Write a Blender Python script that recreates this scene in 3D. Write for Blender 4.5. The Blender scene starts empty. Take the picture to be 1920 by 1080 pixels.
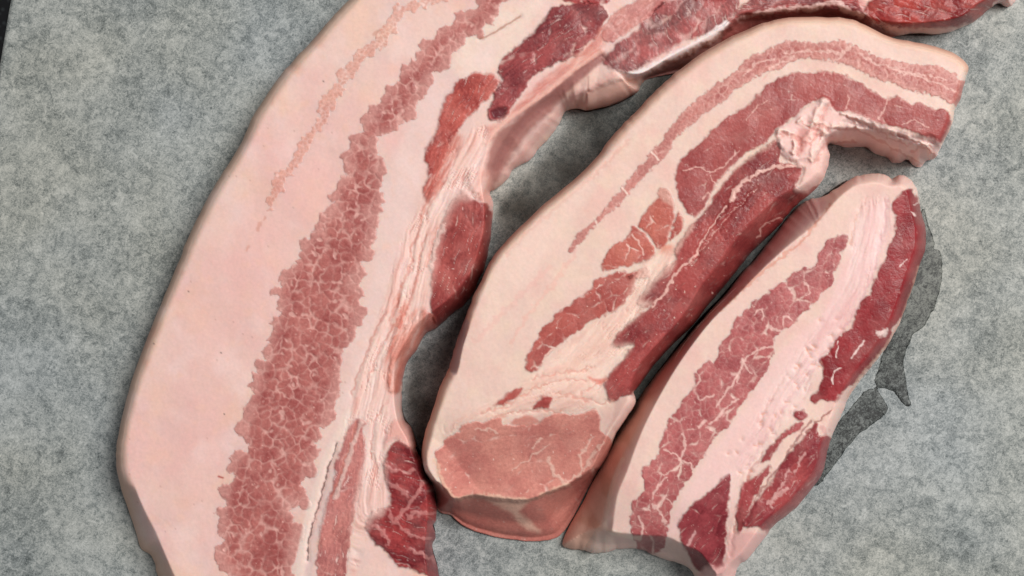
import bpy, math, random
import numpy as np
random.seed(7)
rng = np.random.default_rng(7)
C = bpy.context.scene.collection
sc = bpy.context.scene

# ------------------------------------------------------------------ camera, world, lamps, exposure
S = 0.0002            # metres on the table per photograph pixel
HC = 0.50             # camera height above the paper
cam_d = bpy.data.cameras.new('camera'); cam = bpy.data.objects.new('camera', cam_d); C.objects.link(cam)
cam.location = (0, 0, HC); cam.rotation_euler = (0, 0, 0)
cam_d.sensor_width = 36; cam_d.lens = 36 * HC / (1920 * S)
cam_d.clip_start = 0.01; cam_d.clip_end = 50
sc.camera = cam
w = bpy.data.worlds.new('World'); sc.world = w; w.use_nodes = True
w.node_tree.nodes['Background'].inputs['Color'].default_value = (0.95, 0.965, 0.985, 1)
w.node_tree.nodes['Background'].inputs['Strength'].default_value = 0.185

def lamp(name, loc, target, size, size_y, power, col):
    d = bpy.data.lights.new(name, 'AREA'); d.shape = 'RECTANGLE'; d.size = size; d.size_y = size_y
    d.energy = power; d.color = col
    o = bpy.data.objects.new(name, d); C.objects.link(o); o.location = loc
    v = [target[i] - loc[i] for i in range(3)]
    from mathutils import Vector
    o.rotation_euler = Vector(v).to_track_quat('-Z', 'Y').to_euler()
    return o
lamp('kitchen_ceiling_lamp', (1.05, 0.62, 1.95), (0, 0, 0), 1.1, 0.8, 59, (1.0, 0.965, 0.92))
sc.view_settings.view_transform = 'Standard'; sc.view_settings.look = 'None'
sc.view_settings.exposure = 0.0; sc.view_settings.gamma = 1.0

# ------------------------------------------------------------------ numeric helpers
def srgb(r, g, b):
    v = np.array([r, g, b], dtype=np.float64) / 255.0
    return np.where(v <= 0.04045, v / 12.92, ((v + 0.055) / 1.055) ** 2.4)
def ss(a, b, x):
    t = np.clip((x - a) / (b - a + 1e-12), 0, 1); return t * t * (3 - 2 * t)
def h01(ix, iy, seed=0):
    n = (ix.astype(np.int64) * 374761393 + iy.astype(np.int64) * 668265263 + seed * 1442695041) & 0xffffffff
    n = ((n ^ (n >> 13)) * 1274126177) & 0xffffffff
    n = ((n ^ (n >> 16)) * 2246822519) & 0xffffffff
    n = n ^ (n >> 15)
    return (n & 0xffffff) / float(0x1000000)
def perlin(x, y, seed=0):
    ix = np.floor(x); iy = np.floor(y); fx = x - ix; fy = y - iy
    ix = ix.astype(np.int64); iy = iy.astype(np.int64)
    def g(dx, dy):
        a = h01(ix + dx, iy + dy, seed) * 2 * math.pi
        return np.cos(a) * (fx - dx) + np.sin(a) * (fy - dy)
    u = fx * fx * fx * (fx * (fx * 6 - 15) + 10); v = fy * fy * fy * (fy * (fy * 6 - 15) + 10)
    a = g(0, 0); b = g(1, 0); c = g(0, 1); d = g(1, 1)
    return ((a + (b - a) * u) * (1 - v) + (c + (d - c) * u) * v) * 1.5
def fbm(x, y, scale, octv=3, seed=0, gain=0.5):
    r = 0; amp = 1; tot = 0; f = 1.0 / scale
    for k in range(octv):
        r = r + amp * perlin(x * f + 13.7 * k, y * f - 7.1 * k, seed + k * 17); tot += amp; amp *= gain; f *= 2.03
    return r / tot
def voronoi(x, y, seed=0, jit=0.9):
    ix = np.floor(x).astype(np.int64); iy = np.floor(y).astype(np.int64)
    f1 = np.full(x.shape, 9.0); f2 = np.full(x.shape, 9.0)
    c1x = np.zeros(x.shape); c1y = np.zeros(x.shape); c2x = np.zeros(x.shape); c2y = np.zeros(x.shape)
    for dx in (-1, 0, 1):
        for dy in (-1, 0, 1):
            cx = ix + dx; cy = iy + dy
            px = cx + 0.5 + (h01(cx, cy, seed) - 0.5) * jit; py = cy + 0.5 + (h01(cx, cy, seed + 91) - 0.5) * jit
            d = np.hypot(px - x, py - y)
            n1 = d < f1; n2 = (~n1) & (d < f2)
            f2 = np.where(n1, f1, np.where(n2, d, f2)); c2x = np.where(n1, c1x, np.where(n2, px, c2x)); c2y = np.where(n1, c1y, np.where(n2, py, c2y))
            f1 = np.where(n1, d, f1); c1x = np.where(n1, px, c1x); c1y = np.where(n1, py, c1y)
    gap = (f2 * f2 - f1 * f1) / (np.hypot(c2x - c1x, c2y - c1y) + 1e-6) * 0.5      # true distance to the cell wall
    return f1, gap, c1x, c1y, c2x, c2y
def smooth_poly(pts, closed=True, n=4, rag=0.0, seed=0):
    P = np.array([p[:2] for p in pts], float); X = np.array([p[2] if len(p) > 2 else np.nan for p in pts], float)
    N = len(P); out = []; ex = []
    rngp = range(N) if closed else range(N - 1)
    for i in rngp:
        p0 = P[(i - 1) % N] if closed else P[max(i - 1, 0)]
        p1 = P[i]; p2 = P[(i + 1) % N]
        p3 = P[(i + 2) % N] if closed else P[min(i + 2, N - 1)]
        for k in range(n):
            t = k / n
            out.append(0.5 * ((2 * p1) + (-p0 + p2) * t + (2 * p0 - 5 * p1 + 4 * p2 - p3) * t * t + (-p0 + 3 * p1 - 3 * p2 + p3) * t ** 3))
            ex.append(X[i] * (1 - t) + X[(i + 1) % N] * t)
    if not closed: out.append(P[-1]); ex.append(X[-1])
    Q = np.array(out)
    if rag:
        Q = Q + rag * np.stack([fbm(Q[:, 0], Q[:, 1], 9, 2, seed), fbm(Q[:, 0], Q[:, 1], 9, 2, seed + 5)], 1) * 1.6
    return Q, np.array(ex)
def seg_dist(x, y, Q, closed, ex=None):
    best = np.full(x.shape, 1e9); val = np.zeros(x.shape)
    n = len(Q)
    for i in range(n if closed else n - 1):
        a = Q[i]; b = Q[(i + 1) % n]; dx, dy = b - a; L = dx * dx + dy * dy + 1e-9
        t = np.clip(((x - a[0]) * dx + (y - a[1]) * dy) / L, 0, 1)
        d = (x - a[0] - t * dx) ** 2 + (y - a[1] - t * dy) ** 2
        m = d < best; best = np.where(m, d, best)
        if ex is not None: val = np.where(m, ex[i] * (1 - t) + ex[(i + 1) % n] * t, val)
    return np.sqrt(best), val
def inside(x, y, Q):
    r = np.zeros(x.shape, bool); n = len(Q)
    for i in range(n):
        a = Q[i]; b = Q[(i + 1) % n]
        if a[1] == b[1]: continue
        c = ((a[1] > y) != (b[1] > y)) & (x < (b[0] - a[0]) * (y - a[1]) / (b[1] - a[1]) + a[0])
        r ^= c
    return r
class Field:
    """signed distance (positive inside) to a polygon, sampled bilinearly from a coarse grid"""
    def __init__(self, pts, margin=40, step=3.0, n=3, rag=0.0, seed=0, bbox=None):
        Q, ex = smooth_poly(pts, True, n, rag, seed); self.Q = Q
        if bbox is None: bbox = (Q[:, 0].min() - margin, Q[:, 1].min() - margin, Q[:, 0].max() + margin, Q[:, 1].max() + margin)
        self.x0, self.y0, x1, y1 = bbox; self.st = step
        nx = int((x1 - self.x0) / step) + 2; ny = int((y1 - self.y0) / step) + 2
        X, Y = np.meshgrid(self.x0 + np.arange(nx) * step, self.y0 + np.arange(ny) * step)
        d, v = seg_dist(X, Y, Q, True, ex if not np.all(np.isnan(ex)) else None)
        self.d = np.where(inside(X, Y, Q), d, -d); self.v = v; self.nx = nx; self.ny = ny; self.margin = margin
    def _s(self, A, x, y):
        fx = (x - self.x0) / self.st; fy = (y - self.y0) / self.st
        out = (fx < 0) | (fy < 0) | (fx > self.nx - 1.001) | (fy > self.ny - 1.001)
        fx = np.clip(fx, 0, self.nx - 1.001); fy = np.clip(fy, 0, self.ny - 1.001)
        ix = fx.astype(int); iy = fy.astype(int); fx = fx - ix; fy = fy - iy
        r = (A[iy, ix] * (1 - fx) + A[iy, ix + 1] * fx) * (1 - fy) + (A[iy + 1, ix] * (1 - fx) + A[iy + 1, ix + 1] * fx) * fy
        return r, out
    def __call__(self, x, y):
        r, out = self._s(self.d, x, y); return np.where(out, np.minimum(r, -self.margin), r)
    def value(self, x, y): return self._s(self.v, x, y)[0]

# ------------------------------------------------------------------ materials
def new_mat(name):
    m = bpy.data.materials.new(name); m.use_nodes = True
    nt = m.node_tree; b = nt.nodes['Principled BSDF']; return m, nt, b
def node(nt, t, **kw):
    n = nt.nodes.new(t)
    for k, v in kw.items():
        if k in n.inputs: n.inputs[k].default_value = v
        else: setattr(n, k, v)
    return n
def meat_material(name, sss, rough):
    m, nt, b = new_mat(name); L = nt.links.new
    a = node(nt, 'ShaderNodeAttribute', attribute_name='albedo')
    wet = node(nt, 'ShaderNodeAttribute', attribute_name='lean')
    tc = node(nt, 'ShaderNodeTexCoord')
    n1 = node(nt, 'ShaderNodeTexNoise', Scale=900.0, Detail=3.0, Roughness=0.6); L(tc.outputs['Object'], n1.inputs['Vector'])
    n2 = node(nt, 'ShaderNodeTexNoise', Scale=260.0, Detail=3.0, Roughness=0.6); L(tc.outputs['Object'], n2.inputs['Vector'])
    # fine grain of the cut surface
    mr = node(nt, 'ShaderNodeMapRange'); mr.inputs['From Min'].default_value = 0.25; mr.inputs['From Max'].default_value = 0.75
    mr.inputs['To Min'].default_value = 0.86 if 'lean' in name else 0.95; mr.inputs['To Max'].default_value = 1.15 if 'lean' in name else 1.05; L(n1.outputs['Fac'], mr.inputs['Value'])
    mx = node(nt, 'ShaderNodeMix', data_type='RGBA', blend_type='MULTIPLY'); mx.inputs['Factor'].default_value = 1.0
    L(a.outputs['Color'], mx.inputs['A']); L(mr.outputs['Result'], mx.inputs['B']); L(mx.outputs['Result'], b.inputs['Base Color'])
    bm = node(nt, 'ShaderNodeBump'); bm.inputs['Strength'].default_value = 0.07; bm.inputs['Distance'].default_value = 0.0006
    bm2 = node(nt, 'ShaderNodeBump'); bm2.inputs['Distance'].default_value = 0.0004
    ms = node(nt, 'ShaderNodeMapRange'); ms.inputs['To Min'].default_value = 0.06; ms.inputs['To Max'].default_value = 0.35; L(wet.outputs['Fac'], ms.inputs['Value'])
    L(ms.outputs['Result'], bm2.inputs['Strength'])
    L(n2.outputs['Fac'], bm.inputs['Height']); L(n1.outputs['Fac'], bm2.inputs['Height']); L(bm.outputs['Normal'], bm2.inputs['Normal']); L(bm2.outputs['Normal'], b.inputs['Normal'])
    rr = node(nt, 'ShaderNodeMapRange'); rr.inputs['To Min'].default_value = rough + 0.10; rr.inputs['To Max'].default_value = rough - 0.06; L(wet.outputs['Fac'], rr.inputs['Value'])
    rn = node(nt, 'ShaderNodeMath', operation='MULTIPLY_ADD'); rn.inputs[1].default_value = 0.25
    L(n2.outputs['Fac'], rn.inputs[0]); L(rr.outputs['Result'], rn.inputs[2]); L(rn.outputs['Value'], b.inputs['Roughness'])
    b.inputs['Coat Weight'].default_value = 0.07 if 'lean' in name else 0.05; b.inputs['Coat Roughness'].default_value = 0.16
    L(bm2.outputs['Normal'], b.inputs['Coat Normal'])
    b.inputs['Specular IOR Level'].default_value = 0.15 if 'lean' in name else 0.22
    if sss:
        b.inputs['Subsurface Weight'].default_value = sss
        b.inputs['Subsurface Radius'].default_value = (1.0, 0.45, 0.3); b.inputs['Subsurface Scale'].default_value = 0.0022
    return m
MAT_FAT = meat_material('pork_fat', 0.5, 0.38)
MAT_LEAN = meat_material('lean_pork', 0.0, 0.28)
MAT_RIND = meat_material('pork_rind', 0.0, 0.44)

# ------------------------------------------------------------------ the table and the paper
def box_grid(name, x0, y0, x1, y1, z0, nx, ny, zf, thick, mat, shear=0.0):
    X, Y = np.meshgrid(np.linspace(0, 1, nx), np.linspace(0, 1, ny))
    PX = x0 + (x1 - x0) * X; PY = y0 + (y1 - y0) * Y; PX = PX + shear * PY
    Z = z0 + zf(PX, PY)
    top = np.stack([PX, PY, Z], -1).reshape(-1, 3); bot = top - np.array([0, 0, thick])
    n = nx * ny; idx = np.arange(n).reshape(ny, nx)
    a, b, c, d = idx[:-1, :-1].ravel(), idx[:-1, 1:].ravel(), idx[1:, 1:].ravel(), idx[1:, :-1].ravel()
    F = [np.stack([a, b, c, d], 1), np.stack([d, c, b, a], 1) + n]
    for e0, e1 in ((idx[0, :-1], idx[0, 1:]), (idx[-1, 1:], idx[-1, :-1]), (idx[1:, 0], idx[:-1, 0]), (idx[:-1, -1], idx[1:, -1])):
        F.append(np.stack([e0, e0 + n, e1 + n, e1], 1))
    return mesh_obj(name, np.concatenate([top, bot]), np.concatenate(F), mat)
def mesh_obj(name, V, F, mat, parent=None, cols=None, lean=None, smooth=True):
    me = bpy.data.meshes.new(name)
    V = np.asarray(V, np.float32); F = np.asarray(F, np.int32)
    me.vertices.add(len(V)); me.vertices.foreach_set('co', V.ravel())
    me.loops.add(F.size); me.loops.foreach_set('vertex_index', F.ravel())
    me.polygons.add(len(F)); me.polygons.foreach_set('loop_start', np.arange(0, F.size, F.shape[1], dtype=np.int32))
    me.update(calc_edges=True); me.validate()
    if smooth: me.polygons.foreach_set('use_smooth', np.ones(len(me.polygons), bool))
    if cols is not None:
        at = me.attributes.new('albedo', 'FLOAT_COLOR', 'POINT')
        at.data.foreach_set('color', np.concatenate([cols, np.ones((len(cols), 1))], 1).astype(np.float32).ravel())
    if lean is not None:
        at = me.attributes.new('lean', 'FLOAT', 'POINT'); at.data.foreach_set('value', lean.astype(np.float32))
    me.materials.append(mat); o = bpy.data.objects.new(name, me); C.objects.link(o)
    if parent: o.parent = parent
    return o

def counter_material():
    m, nt, b = new_mat('black_countertop'); L = nt.links.new
    tc = node(nt, 'ShaderNodeTexCoord'); n = node(nt, 'ShaderNodeTexVoronoi', Scale=420.0); L(tc.outputs['Object'], n.inputs['Vector'])
    cr = node(nt, 'ShaderNodeValToRGB'); cr.color_ramp.elements[0].color = (0.02, 0.024, 0.026, 1); cr.color_ramp.elements[1].color = (0.004, 0.004, 0.005, 1)
    cr.color_ramp.elements[0].position = 0.1; cr.color_ramp.elements[1].position = 0.4
    L(n.outputs['Distance'], cr.inputs['Fac']); L(cr.outputs['Color'], b.inputs['Base Color']); b.inputs['Roughness'].default_value = 0.28
    return m
def paper_material(wet=False):
    m, nt, b = new_mat('wet_baking_paper' if wet else 'baking_paper'); L = nt.links.new
    tc = node(nt, 'ShaderNodeTexCoord')
    def noise(scale, det, rough, dist=0.0, off=0.0):
        mp = node(nt, 'ShaderNodeMapping'); mp.inputs['Location'].default_value = (off, off * 0.7, 0); L(tc.outputs['Object'], mp.inputs['Vector'])
        n = node(nt, 'ShaderNodeTexNoise', Scale=scale, Detail=det, Roughness=rough, Distortion=dist); L(mp.outputs['Vector'], n.inputs['Vector']); return n.outputs['Fac']
    def math_(op, a, bb, c=None):
        n = node(nt, 'ShaderNodeMath', operation=op)
        for i, v in enumerate((a, bb, c)):
            if v is None: continue
            if isinstance(v, (int, float)): n.inputs[i].default_value = v
            else: L(v, n.inputs[i])
        return n.outputs['Value']
    def strand(ang, sc, off):
        mp = node(nt, 'ShaderNodeMapping'); mp.inputs['Rotation'].default_value = (0, 0, ang); L(tc.outputs['Object'], mp.inputs['Vector'])
        m2 = node(nt, 'ShaderNodeMapping'); m2.inputs['Scale'].default_value = (1, .22, 1); m2.inputs['Location'].default_value = (off, 0, 0); L(mp.outputs['Vector'], m2.inputs['Vector'])
        n = node(nt, 'ShaderNodeTexNoise', Scale=sc, Detail=2, Roughness=0.6, Distortion=2.2); L(m2.outputs['Vector'], n.inputs['Vector']); return n.outputs['Fac']
    big = noise(26, 3, 0.6, 0.4); mid = noise(240, 4, 0.65, 0.8, 3.1); fine = noise(760, 4, 0.75, 1.8, 1.7); fib = noise(1500, 3, 0.7, 3.0, 5.3)
    s = math_('MULTIPLY', big, 0.16); s = math_('MULTIPLY_ADD', mid, 0.23, s); s = math_('MULTIPLY_ADD', fine, 0.34, s); s = math_('MULTIPLY_ADD', fib, 0.12, s); s = math_('MULTIPLY_ADD', strand(.5, 1500, 2), .10, s); s = math_('MULTIPLY_ADD', strand(1.9, 1300, 4), .10, s)
    cr = node(nt, 'ShaderNodeValToRGB'); L(s, cr.inputs['Fac']); e = cr.color_ramp.elements
    if wet: stops = [(0.465, (18, 21, 21)), (0.505, (58, 62, 61)), (0.565, (112, 116, 113))]
    else: stops = [(0.42, (74, 80, 80)), (0.495, (126, 132, 132)), (0.55, (161, 165, 163)), (0.63, (190, 193, 191))]
    for i, (p, c) in enumerate(stops):
        el = e[i] if i < 2 else e.new(p)
        el.position = p; el.color = (*srgb(*c), 1)
    if not wet:     # shade in the gaps between the strips, painted into the sheet's colour
        da = node(nt, 'ShaderNodeAttribute', attribute_name='lean')  # on the paper 'lean' holds the painted gap shade
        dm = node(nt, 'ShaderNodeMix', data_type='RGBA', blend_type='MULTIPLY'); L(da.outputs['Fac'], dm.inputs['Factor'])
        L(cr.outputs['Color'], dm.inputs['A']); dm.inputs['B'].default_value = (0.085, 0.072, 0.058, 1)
    # slight cool and warm patches in the paper
    hue = noise(14, 2, 0.5, 0.0, 9.0); hr = node(nt, 'ShaderNodeValToRGB'); L(hue, hr.inputs['Fac'])
    hr.color_ramp.elements[0].position = 0.35; hr.color_ramp.elements[0].color = (0.95, 0.975, 1.01, 1)
    hr.color_ramp.elements[1].position = 0.65; hr.color_ramp.elements[1].color = (1.02, 1.0, 0.95, 1)
    mx = node(nt, 'ShaderNodeMix', data_type='RGBA', blend_type='MULTIPLY'); mx.inputs['Factor'].default_value = 1.0
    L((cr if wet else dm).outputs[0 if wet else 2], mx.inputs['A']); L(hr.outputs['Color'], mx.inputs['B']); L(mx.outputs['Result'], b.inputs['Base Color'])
    b.inputs['Roughness'].default_value = 0.42 if wet else 0.62
    b.inputs['Specular IOR Level'].default_value = 0.3
    bm = node(nt, 'ShaderNodeBump'); bm.inputs['Strength'].default_value = 0.15 if wet else 0.25; bm.inputs['Distance'].default_value = 0.0004; L(s, bm.inputs['Height']); L(bm.outputs['Normal'], b.inputs['Normal'])
    return m
MAT_PAPER = paper_material(); MAT_WET = paper_material(True)
ct = box_grid('countertop', -0.6, -0.5, 0.6, 0.5, -0.0022, 2, 2, lambda x, y: 0 * x, 0.03, counter_material())
ct['kind'] = 'structure'
def paper_z(x, y):   # gentle waves of the sheet, flat enough to lie under the meat
    return 0.0007 * fbm(x / S, y / S, 260, 2, 31) + 0.00012 * fbm(x / S, y / S, 40, 2, 33)
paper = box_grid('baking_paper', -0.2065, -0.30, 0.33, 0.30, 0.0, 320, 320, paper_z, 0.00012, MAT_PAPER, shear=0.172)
pv = np.zeros(len(paper.data.vertices) * 3, np.float32); paper.data.vertices.foreach_get('co', pv); pv = pv.reshape(-1, 3)
ppx, ppy = pv[:, 0] / S + 960, 540 - pv[:, 1] / S
gap_shadef = Field([(1260,120),(1180,190),(1100,205),(1050,260),(985,330),(940,380),(925,450),(900,540),(830,620),(775,680),(760,760),(780,840),(800,860),(800,930),(840,980),(900,980),(1040,990),(1160,1000),(1560,480),(1545,395),(1500,370),(1440,400),(1300,560),(1100,820),(900,900),(820,840),(850,660),(910,540),(940,470),(1060,360),(1160,250),(1260,160)], margin=60)
gap_shade = ss(-16, 14, gap_shadef(ppx, ppy) + 10 * fbm(ppx, ppy, 40, 2, 77)) * (0.75 + .35 * fbm(ppx, ppy, 60, 2, 78))  # mask of the painted gap shade, broken up by noise
pa = paper.data.attributes.new('lean', 'FLOAT', 'POINT'); pa.data.foreach_set('value', np.clip(gap_shade, 0, 1).astype(np.float32))
paper['label'] = 'mottled grey translucent baking paper spread under the raw pork'; paper['category'] = 'baking paper'

# ------------------------------------------------------------------ slice builder
FAT = srgb(236, 198, 186)
class Slice:
    def __init__(self, name, label, outline, plateau, H, ze, step=1.6, seed=0, prof=2.0, rag=1.0, plat_smooth=3):
        self.root = bpy.data.objects.new(name, None); C.objects.link(self.root)
        self.root['label'] = label; self.root['category'] = 'pork belly'; self.root['group'] = 'thick raw pork belly strips on the baking paper'
        self.seed = seed; self.H = H
        out = [(p[0], p[1], (p[2] if len(p) > 2 else ze)) for p in outline]
        xs = [p[0] for p in out]; ys = [p[1] for p in out]
        bb = (min(xs) - 16, min(ys) - 16, max(xs) + 16, max(ys) + 16)
        self.fo = Field(out, step=3.0, n=4, rag=rag, seed=seed, bbox=bb)
        self.fp = Field(plateau, step=3.0, n=plat_smooth, bbox=bb)
        gx = np.arange(bb[0], bb[2], step); gy = np.arange(bb[1], bb[3], step)
        X, Y = np.meshgrid(gx, gy); sd = self.fo(X, Y)
        keep = sd > -0.45 * step
        k = keep[:-1, :-1] & keep[:-1, 1:] & keep[1:, 1:] & keep[1:, :-1]
        idx = np.arange(X.size).reshape(X.shape)
        q = np.stack([idx[:-1, :-1][k], idx[1:, :-1][k], idx[1:, 1:][k], idx[:-1, 1:][k]], 1)
        used = np.zeros(X.size, bool); used[q.ravel()] = True
        new = -np.ones(X.size, np.int64); new[used] = np.arange(used.sum())
        self.F = new[q]; x = X.ravel()[used]; y = Y.ravel()[used]; sd = sd.ravel()[used]
        # boundary loop
        E = np.concatenate([self.F[:, [0, 1]], self.F[:, [1, 2]], self.F[:, [2, 3]], self.F[:, [3, 0]]])
        key = np.minimum(E[:, 0], E[:, 1]) * (len(x) + 1) + np.maximum(E[:, 0], E[:, 1])
        _, inv, cnt = np.unique(key, return_inverse=True, return_counts=True)
        self.BE = E[cnt[inv] == 1]
        bv = np.unique(self.BE)
        e = 1.5
        gxx = (self.fo(x + e, y) - self.fo(x - e, y)); gyy = (self.fo(x, y + e) - self.fo(x, y - e)); L = np.hypot(gxx, gyy) + 1e-6
        self.nx = gxx / L; self.ny = gyy / L
        x = x.copy(); y = y.copy()
        x[bv] -= self.nx[bv] * sd[bv] * 0.95; y[bv] -= self.ny[bv] * sd[bv] * 0.95; sd = self.fo(x, y)
        self.x, self.y, self.sd, self.bv = x, y, np.maximum(sd, 0), bv
        sp = self.fp(x, y)
        t = self.sd / (self.sd + np.maximum(-sp, 0) + 1e-3)
        self.t = t
        zf = self.fo.value(x, y)
        pf = 1.25 + (prof - 1.25) * ss(.10, .35, zf)
        pr = (1 - (1 - t) ** pf) ** (1 / pf)
        z_e = zf * H
        self.z = z_e + (H - z_e) * pr
        self.col = np.tile(FAT, (len(x), 1)); self.lean = np.zeros(len(x)); self.parts = []
    # --- painting tools -------------------------------------------------
    def mix(self, c, a):
        c = np.asarray(c); self.col += (c - self.col) * np.clip(a, 0, 1)[:, None]
    def noise_mix(self, c, scale, lo, hi, amt, seed, octv=3):
        self.mix(c, amt * ss(lo, hi, fbm(self.x, self.y, scale, octv, self.seed * 100 + seed)))
    def region(self, poly, c, amt, feather=10, seed=0, warp=6, dz=0, lean=None):
        f = Field(poly, margin=feather + 20)
        xx = self.x + warp * fbm(self.x, self.y, 22, 3, seed + 3); yy = self.y + warp * fbm(self.x, self.y, 22, 3, seed + 9)
        m = ss(-feather, feather, f(xx, yy))
        self.mix(c, amt * m); self.z += dz * m
        if lean is not None: self.lean += (lean - self.lean) * m * amt
        return m
    def stroke(self, pts, width, c=None, amt=1.0, dz=0.0, zw=None, warp=2.0, seed=0, fray=0.0, lean=None):
        Q, ex = smooth_poly([(p[0], p[1], p[2] if len(p) > 2 else width) for p in pts], False, 4)
        mw = np.nanmax(ex); zw = zw or mw; R = 3 * max(mw, zw) + 6
        s = (self.x > Q[:, 0].min() - R) & (self.x < Q[:, 0].max() + R) & (self.y > Q[:, 1].min() - R) & (self.y < Q[:, 1].max() + R)
        i = np.nonzero(s)[0]
        if not len(i): return
        X = self.x[i] + warp * fbm(self.x[i], self.y[i], 14, 2, seed + 41); Y = self.y[i] + warp * fbm(self.x[i], self.y[i], 14, 2, seed + 57)
        d, wv = seg_dist(X, Y, Q, False, ex)
        if c is not None:
            ww = wv * (1 + fray * fbm(self.x[i], self.y[i], 9, 2, seed + 77) * 2)
            a = np.clip(amt * (1 - ss(ww * 0.45 - 0.3, ww * 1.0 + 0.8, d)), 0, 1)
            self.col[i] += (np.asarray(c) - self.col[i]) * a[:, None]
            if lean is not None: self.lean[i] += (lean - self.lean[i]) * a
        if dz: self.z[i] += 0.32 * dz * np.exp(-(d / (max(zw, 4.5) * 0.9)) ** 2)
    def muscle(self, poly, c1, c2, cell=16, ang=0.0, ratio=1.0, vein=0.10, veinvar=0.12, cell2=None, vein2=0.05, soft=1.6, alpha=1.0, seed=0,
               part='lean_muscle', label=None, bump=0.00018, fibre=0.0, fibre_ang=None, fat=None, scallop=1.0, warp=5, fleck=0.5, edge_fade=0.0, sat=(0.90, 0.74, 0.78), rnd=0.0, lobe=1.0, edge=2.9, notch=None, vstr=0.85, grad=0.0, island=0.0):
        f = poly if isinstance(poly, Field) else Field(poly, margin=30, step=2.0)
        s0 = f(self.x, self.y); i = np.nonzero(s0 > -cell * 0.9 - 6)[0]
        x = self.x[i]; y = self.y[i]
        xw = x + warp * fbm(x, y, 18, 2, seed + 1); yw = y + warp * fbm(x, y, 18, 2, seed + 2)
        ca, sa = math.cos(ang), math.sin(ang)
        def tr(px, py): return (px * ca + py * sa) / ratio, (-px * sa + py * ca)
        def itr(u, v): u = u * ratio; return u * ca - v * sa, u * sa + v * ca
        u, v = tr(xw, yw)
        f1, gap, c1x, c1y, c2x, c2y = voronoi(u / cell, v / cell, seed)
        sm = sw = f(xw, yw) + 2.6 * lobe * fbm(x, y, 13, 2, seed + 17) + 1.6 * lobe * fbm(x, y, 5.5, 2, seed + 18)
        g = gap * cell + 1.1 * fbm(x, y, 5.5, 2, seed + 27)
        wv = (vein + veinvar * fbm(x, y, 30, 2, seed + 11) * 2.0) * cell
        sf = soft * (1 + 0.9 * np.clip(fbm(x, y, 25, 2, seed + 15) + .3, 0, 1))
        rad = (0.66 + 0.12 * fbm(x, y, 12, 2, seed + 19) - f1) * cell
        vm = (0.40 + 0.60 * ss(-.35, .25, fbm(x, y, 46, 2, seed + 23))) * vstr
        m = ss(wv - sf, wv + sf, g) * (1 - 0.6 * np.clip(vein * 8, 0, 1) * (1 - ss(-2.5, 2.5, rad)))
        m = 1 - (1 - m) * vm
        # bundles on the rim bulge out, the fat bites in between them
        notch = (0.9 if cell < 28 and scallop >= .8 else 0.0) if notch is None else notch
        bite = notch * np.clip(1 - g / (0.28 * cell), 0, 1) * min(cell, 16) * 0.22
        se = sw - bite
        es = edge * (1 + 0.8 * np.clip(fbm(x, y, 40, 2, seed + 35), -.6, 1))
        m0 = m * (1 - island * ss(.38, .58, fbm(x, y, 20, 2, seed + 45)))
        m = m * (1 - island * ss(.38, .58, fbm(x, y, 20, 2, seed + 45)))
        em = ss(-es, es, se)
        m = m * em
        pm = ss(-1.6, 1.6, se)
        if rnd:      # rim made of whole rounded bundles
            hr = h01(np.round(c1x * 997).astype(np.int64), np.round(c1y * 997).astype(np.int64), 13)
            def kept(cx, cy):
                px, py = itr(cx * cell, cy * cell); return f(px, py) > -0.12 * cell
            k1 = kept(c1x, c1y); k2 = kept(c2x, c2y)
            rr = (0.56 + 0.12 * hr + 0.08 * fbm(x, y, 9, 2, seed + 19) - f1) * cell
            em = np.where(k1, np.where(k2, 1.0, ss(-edge * .6, edge * 1.4, np.minimum(rr, g))), 0.0)
            pm = np.where(k1, np.where(k2, 1.0, ss(-.8, 1.2, np.minimum(rr, g))), 0.0)
            m = (m0 * (1 - rnd * vm * (1 - ss(-3.5, 2.5, rr)))) * em
        bul = m * (1 - np.clip(f1, 0, 1))
        hcell = h01(np.round(c1x * 997).astype(np.int64), np.round(c1y * 997).astype(np.int64), 3)
        # small bundles inside the big ones
        hcell = h01(np.round(c1x * 997).astype(np.int64), np.round(c1y * 997).astype(np.int64), 3)
        bul = m * (1 - np.clip(f1, 0, 1)) 
        if cell2:
            g1, gp, a1, b1, _, _ = voronoi(u / cell2 + 31.3, v / cell2 + 7.7, seed + 50)
            wv2 = (vein2 + 0.10 * fbm(x, y, 34, 2, seed + 21)) * cell2
            m2 = ss(wv2 - 1.8, wv2 + 2.2, gp * cell2 + 0.8 * fbm(x, y, 5, 2, seed + 29))
            m = m * (0.66 + 0.34 * m2)
            hcell = 0.5 * hcell + 0.5 * h01(np.round(a1 * 997).astype(np.int64), np.round(b1 * 997).astype(np.int64), 8)
            bul = 0.5 * bul + 0.5 * m * (1 - np.clip(g1, 0, 1))
        tone = np.clip(0.5 + 0.9 * fbm(x, y, 60, 3, seed + 31) + 0.55 * (hcell - 0.5) + 0.25 * fbm(x, y, 7, 2, seed + 33), 0, 1)
        if fibre:
            fa = fibre_ang if fibre_ang is not None else ang
            cf, sf_ = math.cos(fa), math.sin(fa)
            fu = (x * cf + y * sf_) / 9.0; fv = (-x * sf_ + y * cf)
            fn = fbm(fu + 0.5 * fbm(x, y, 30, 2, seed + 66), fv + 8 * fbm(x, y, 40, 2, seed + 61), 4.0, 3, seed + 63)
            tone = np.clip(tone + fibre * fn, 0, 1)
            m = m * (1 - np.clip(fibre * 0.9 * ss(0.28, 0.62, fn), 0, 0.8))
        c = (np.asarray(c1) + (np.asarray(c2) - np.asarray(c1)) * tone[:, None]) * np.array(sat)
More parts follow.
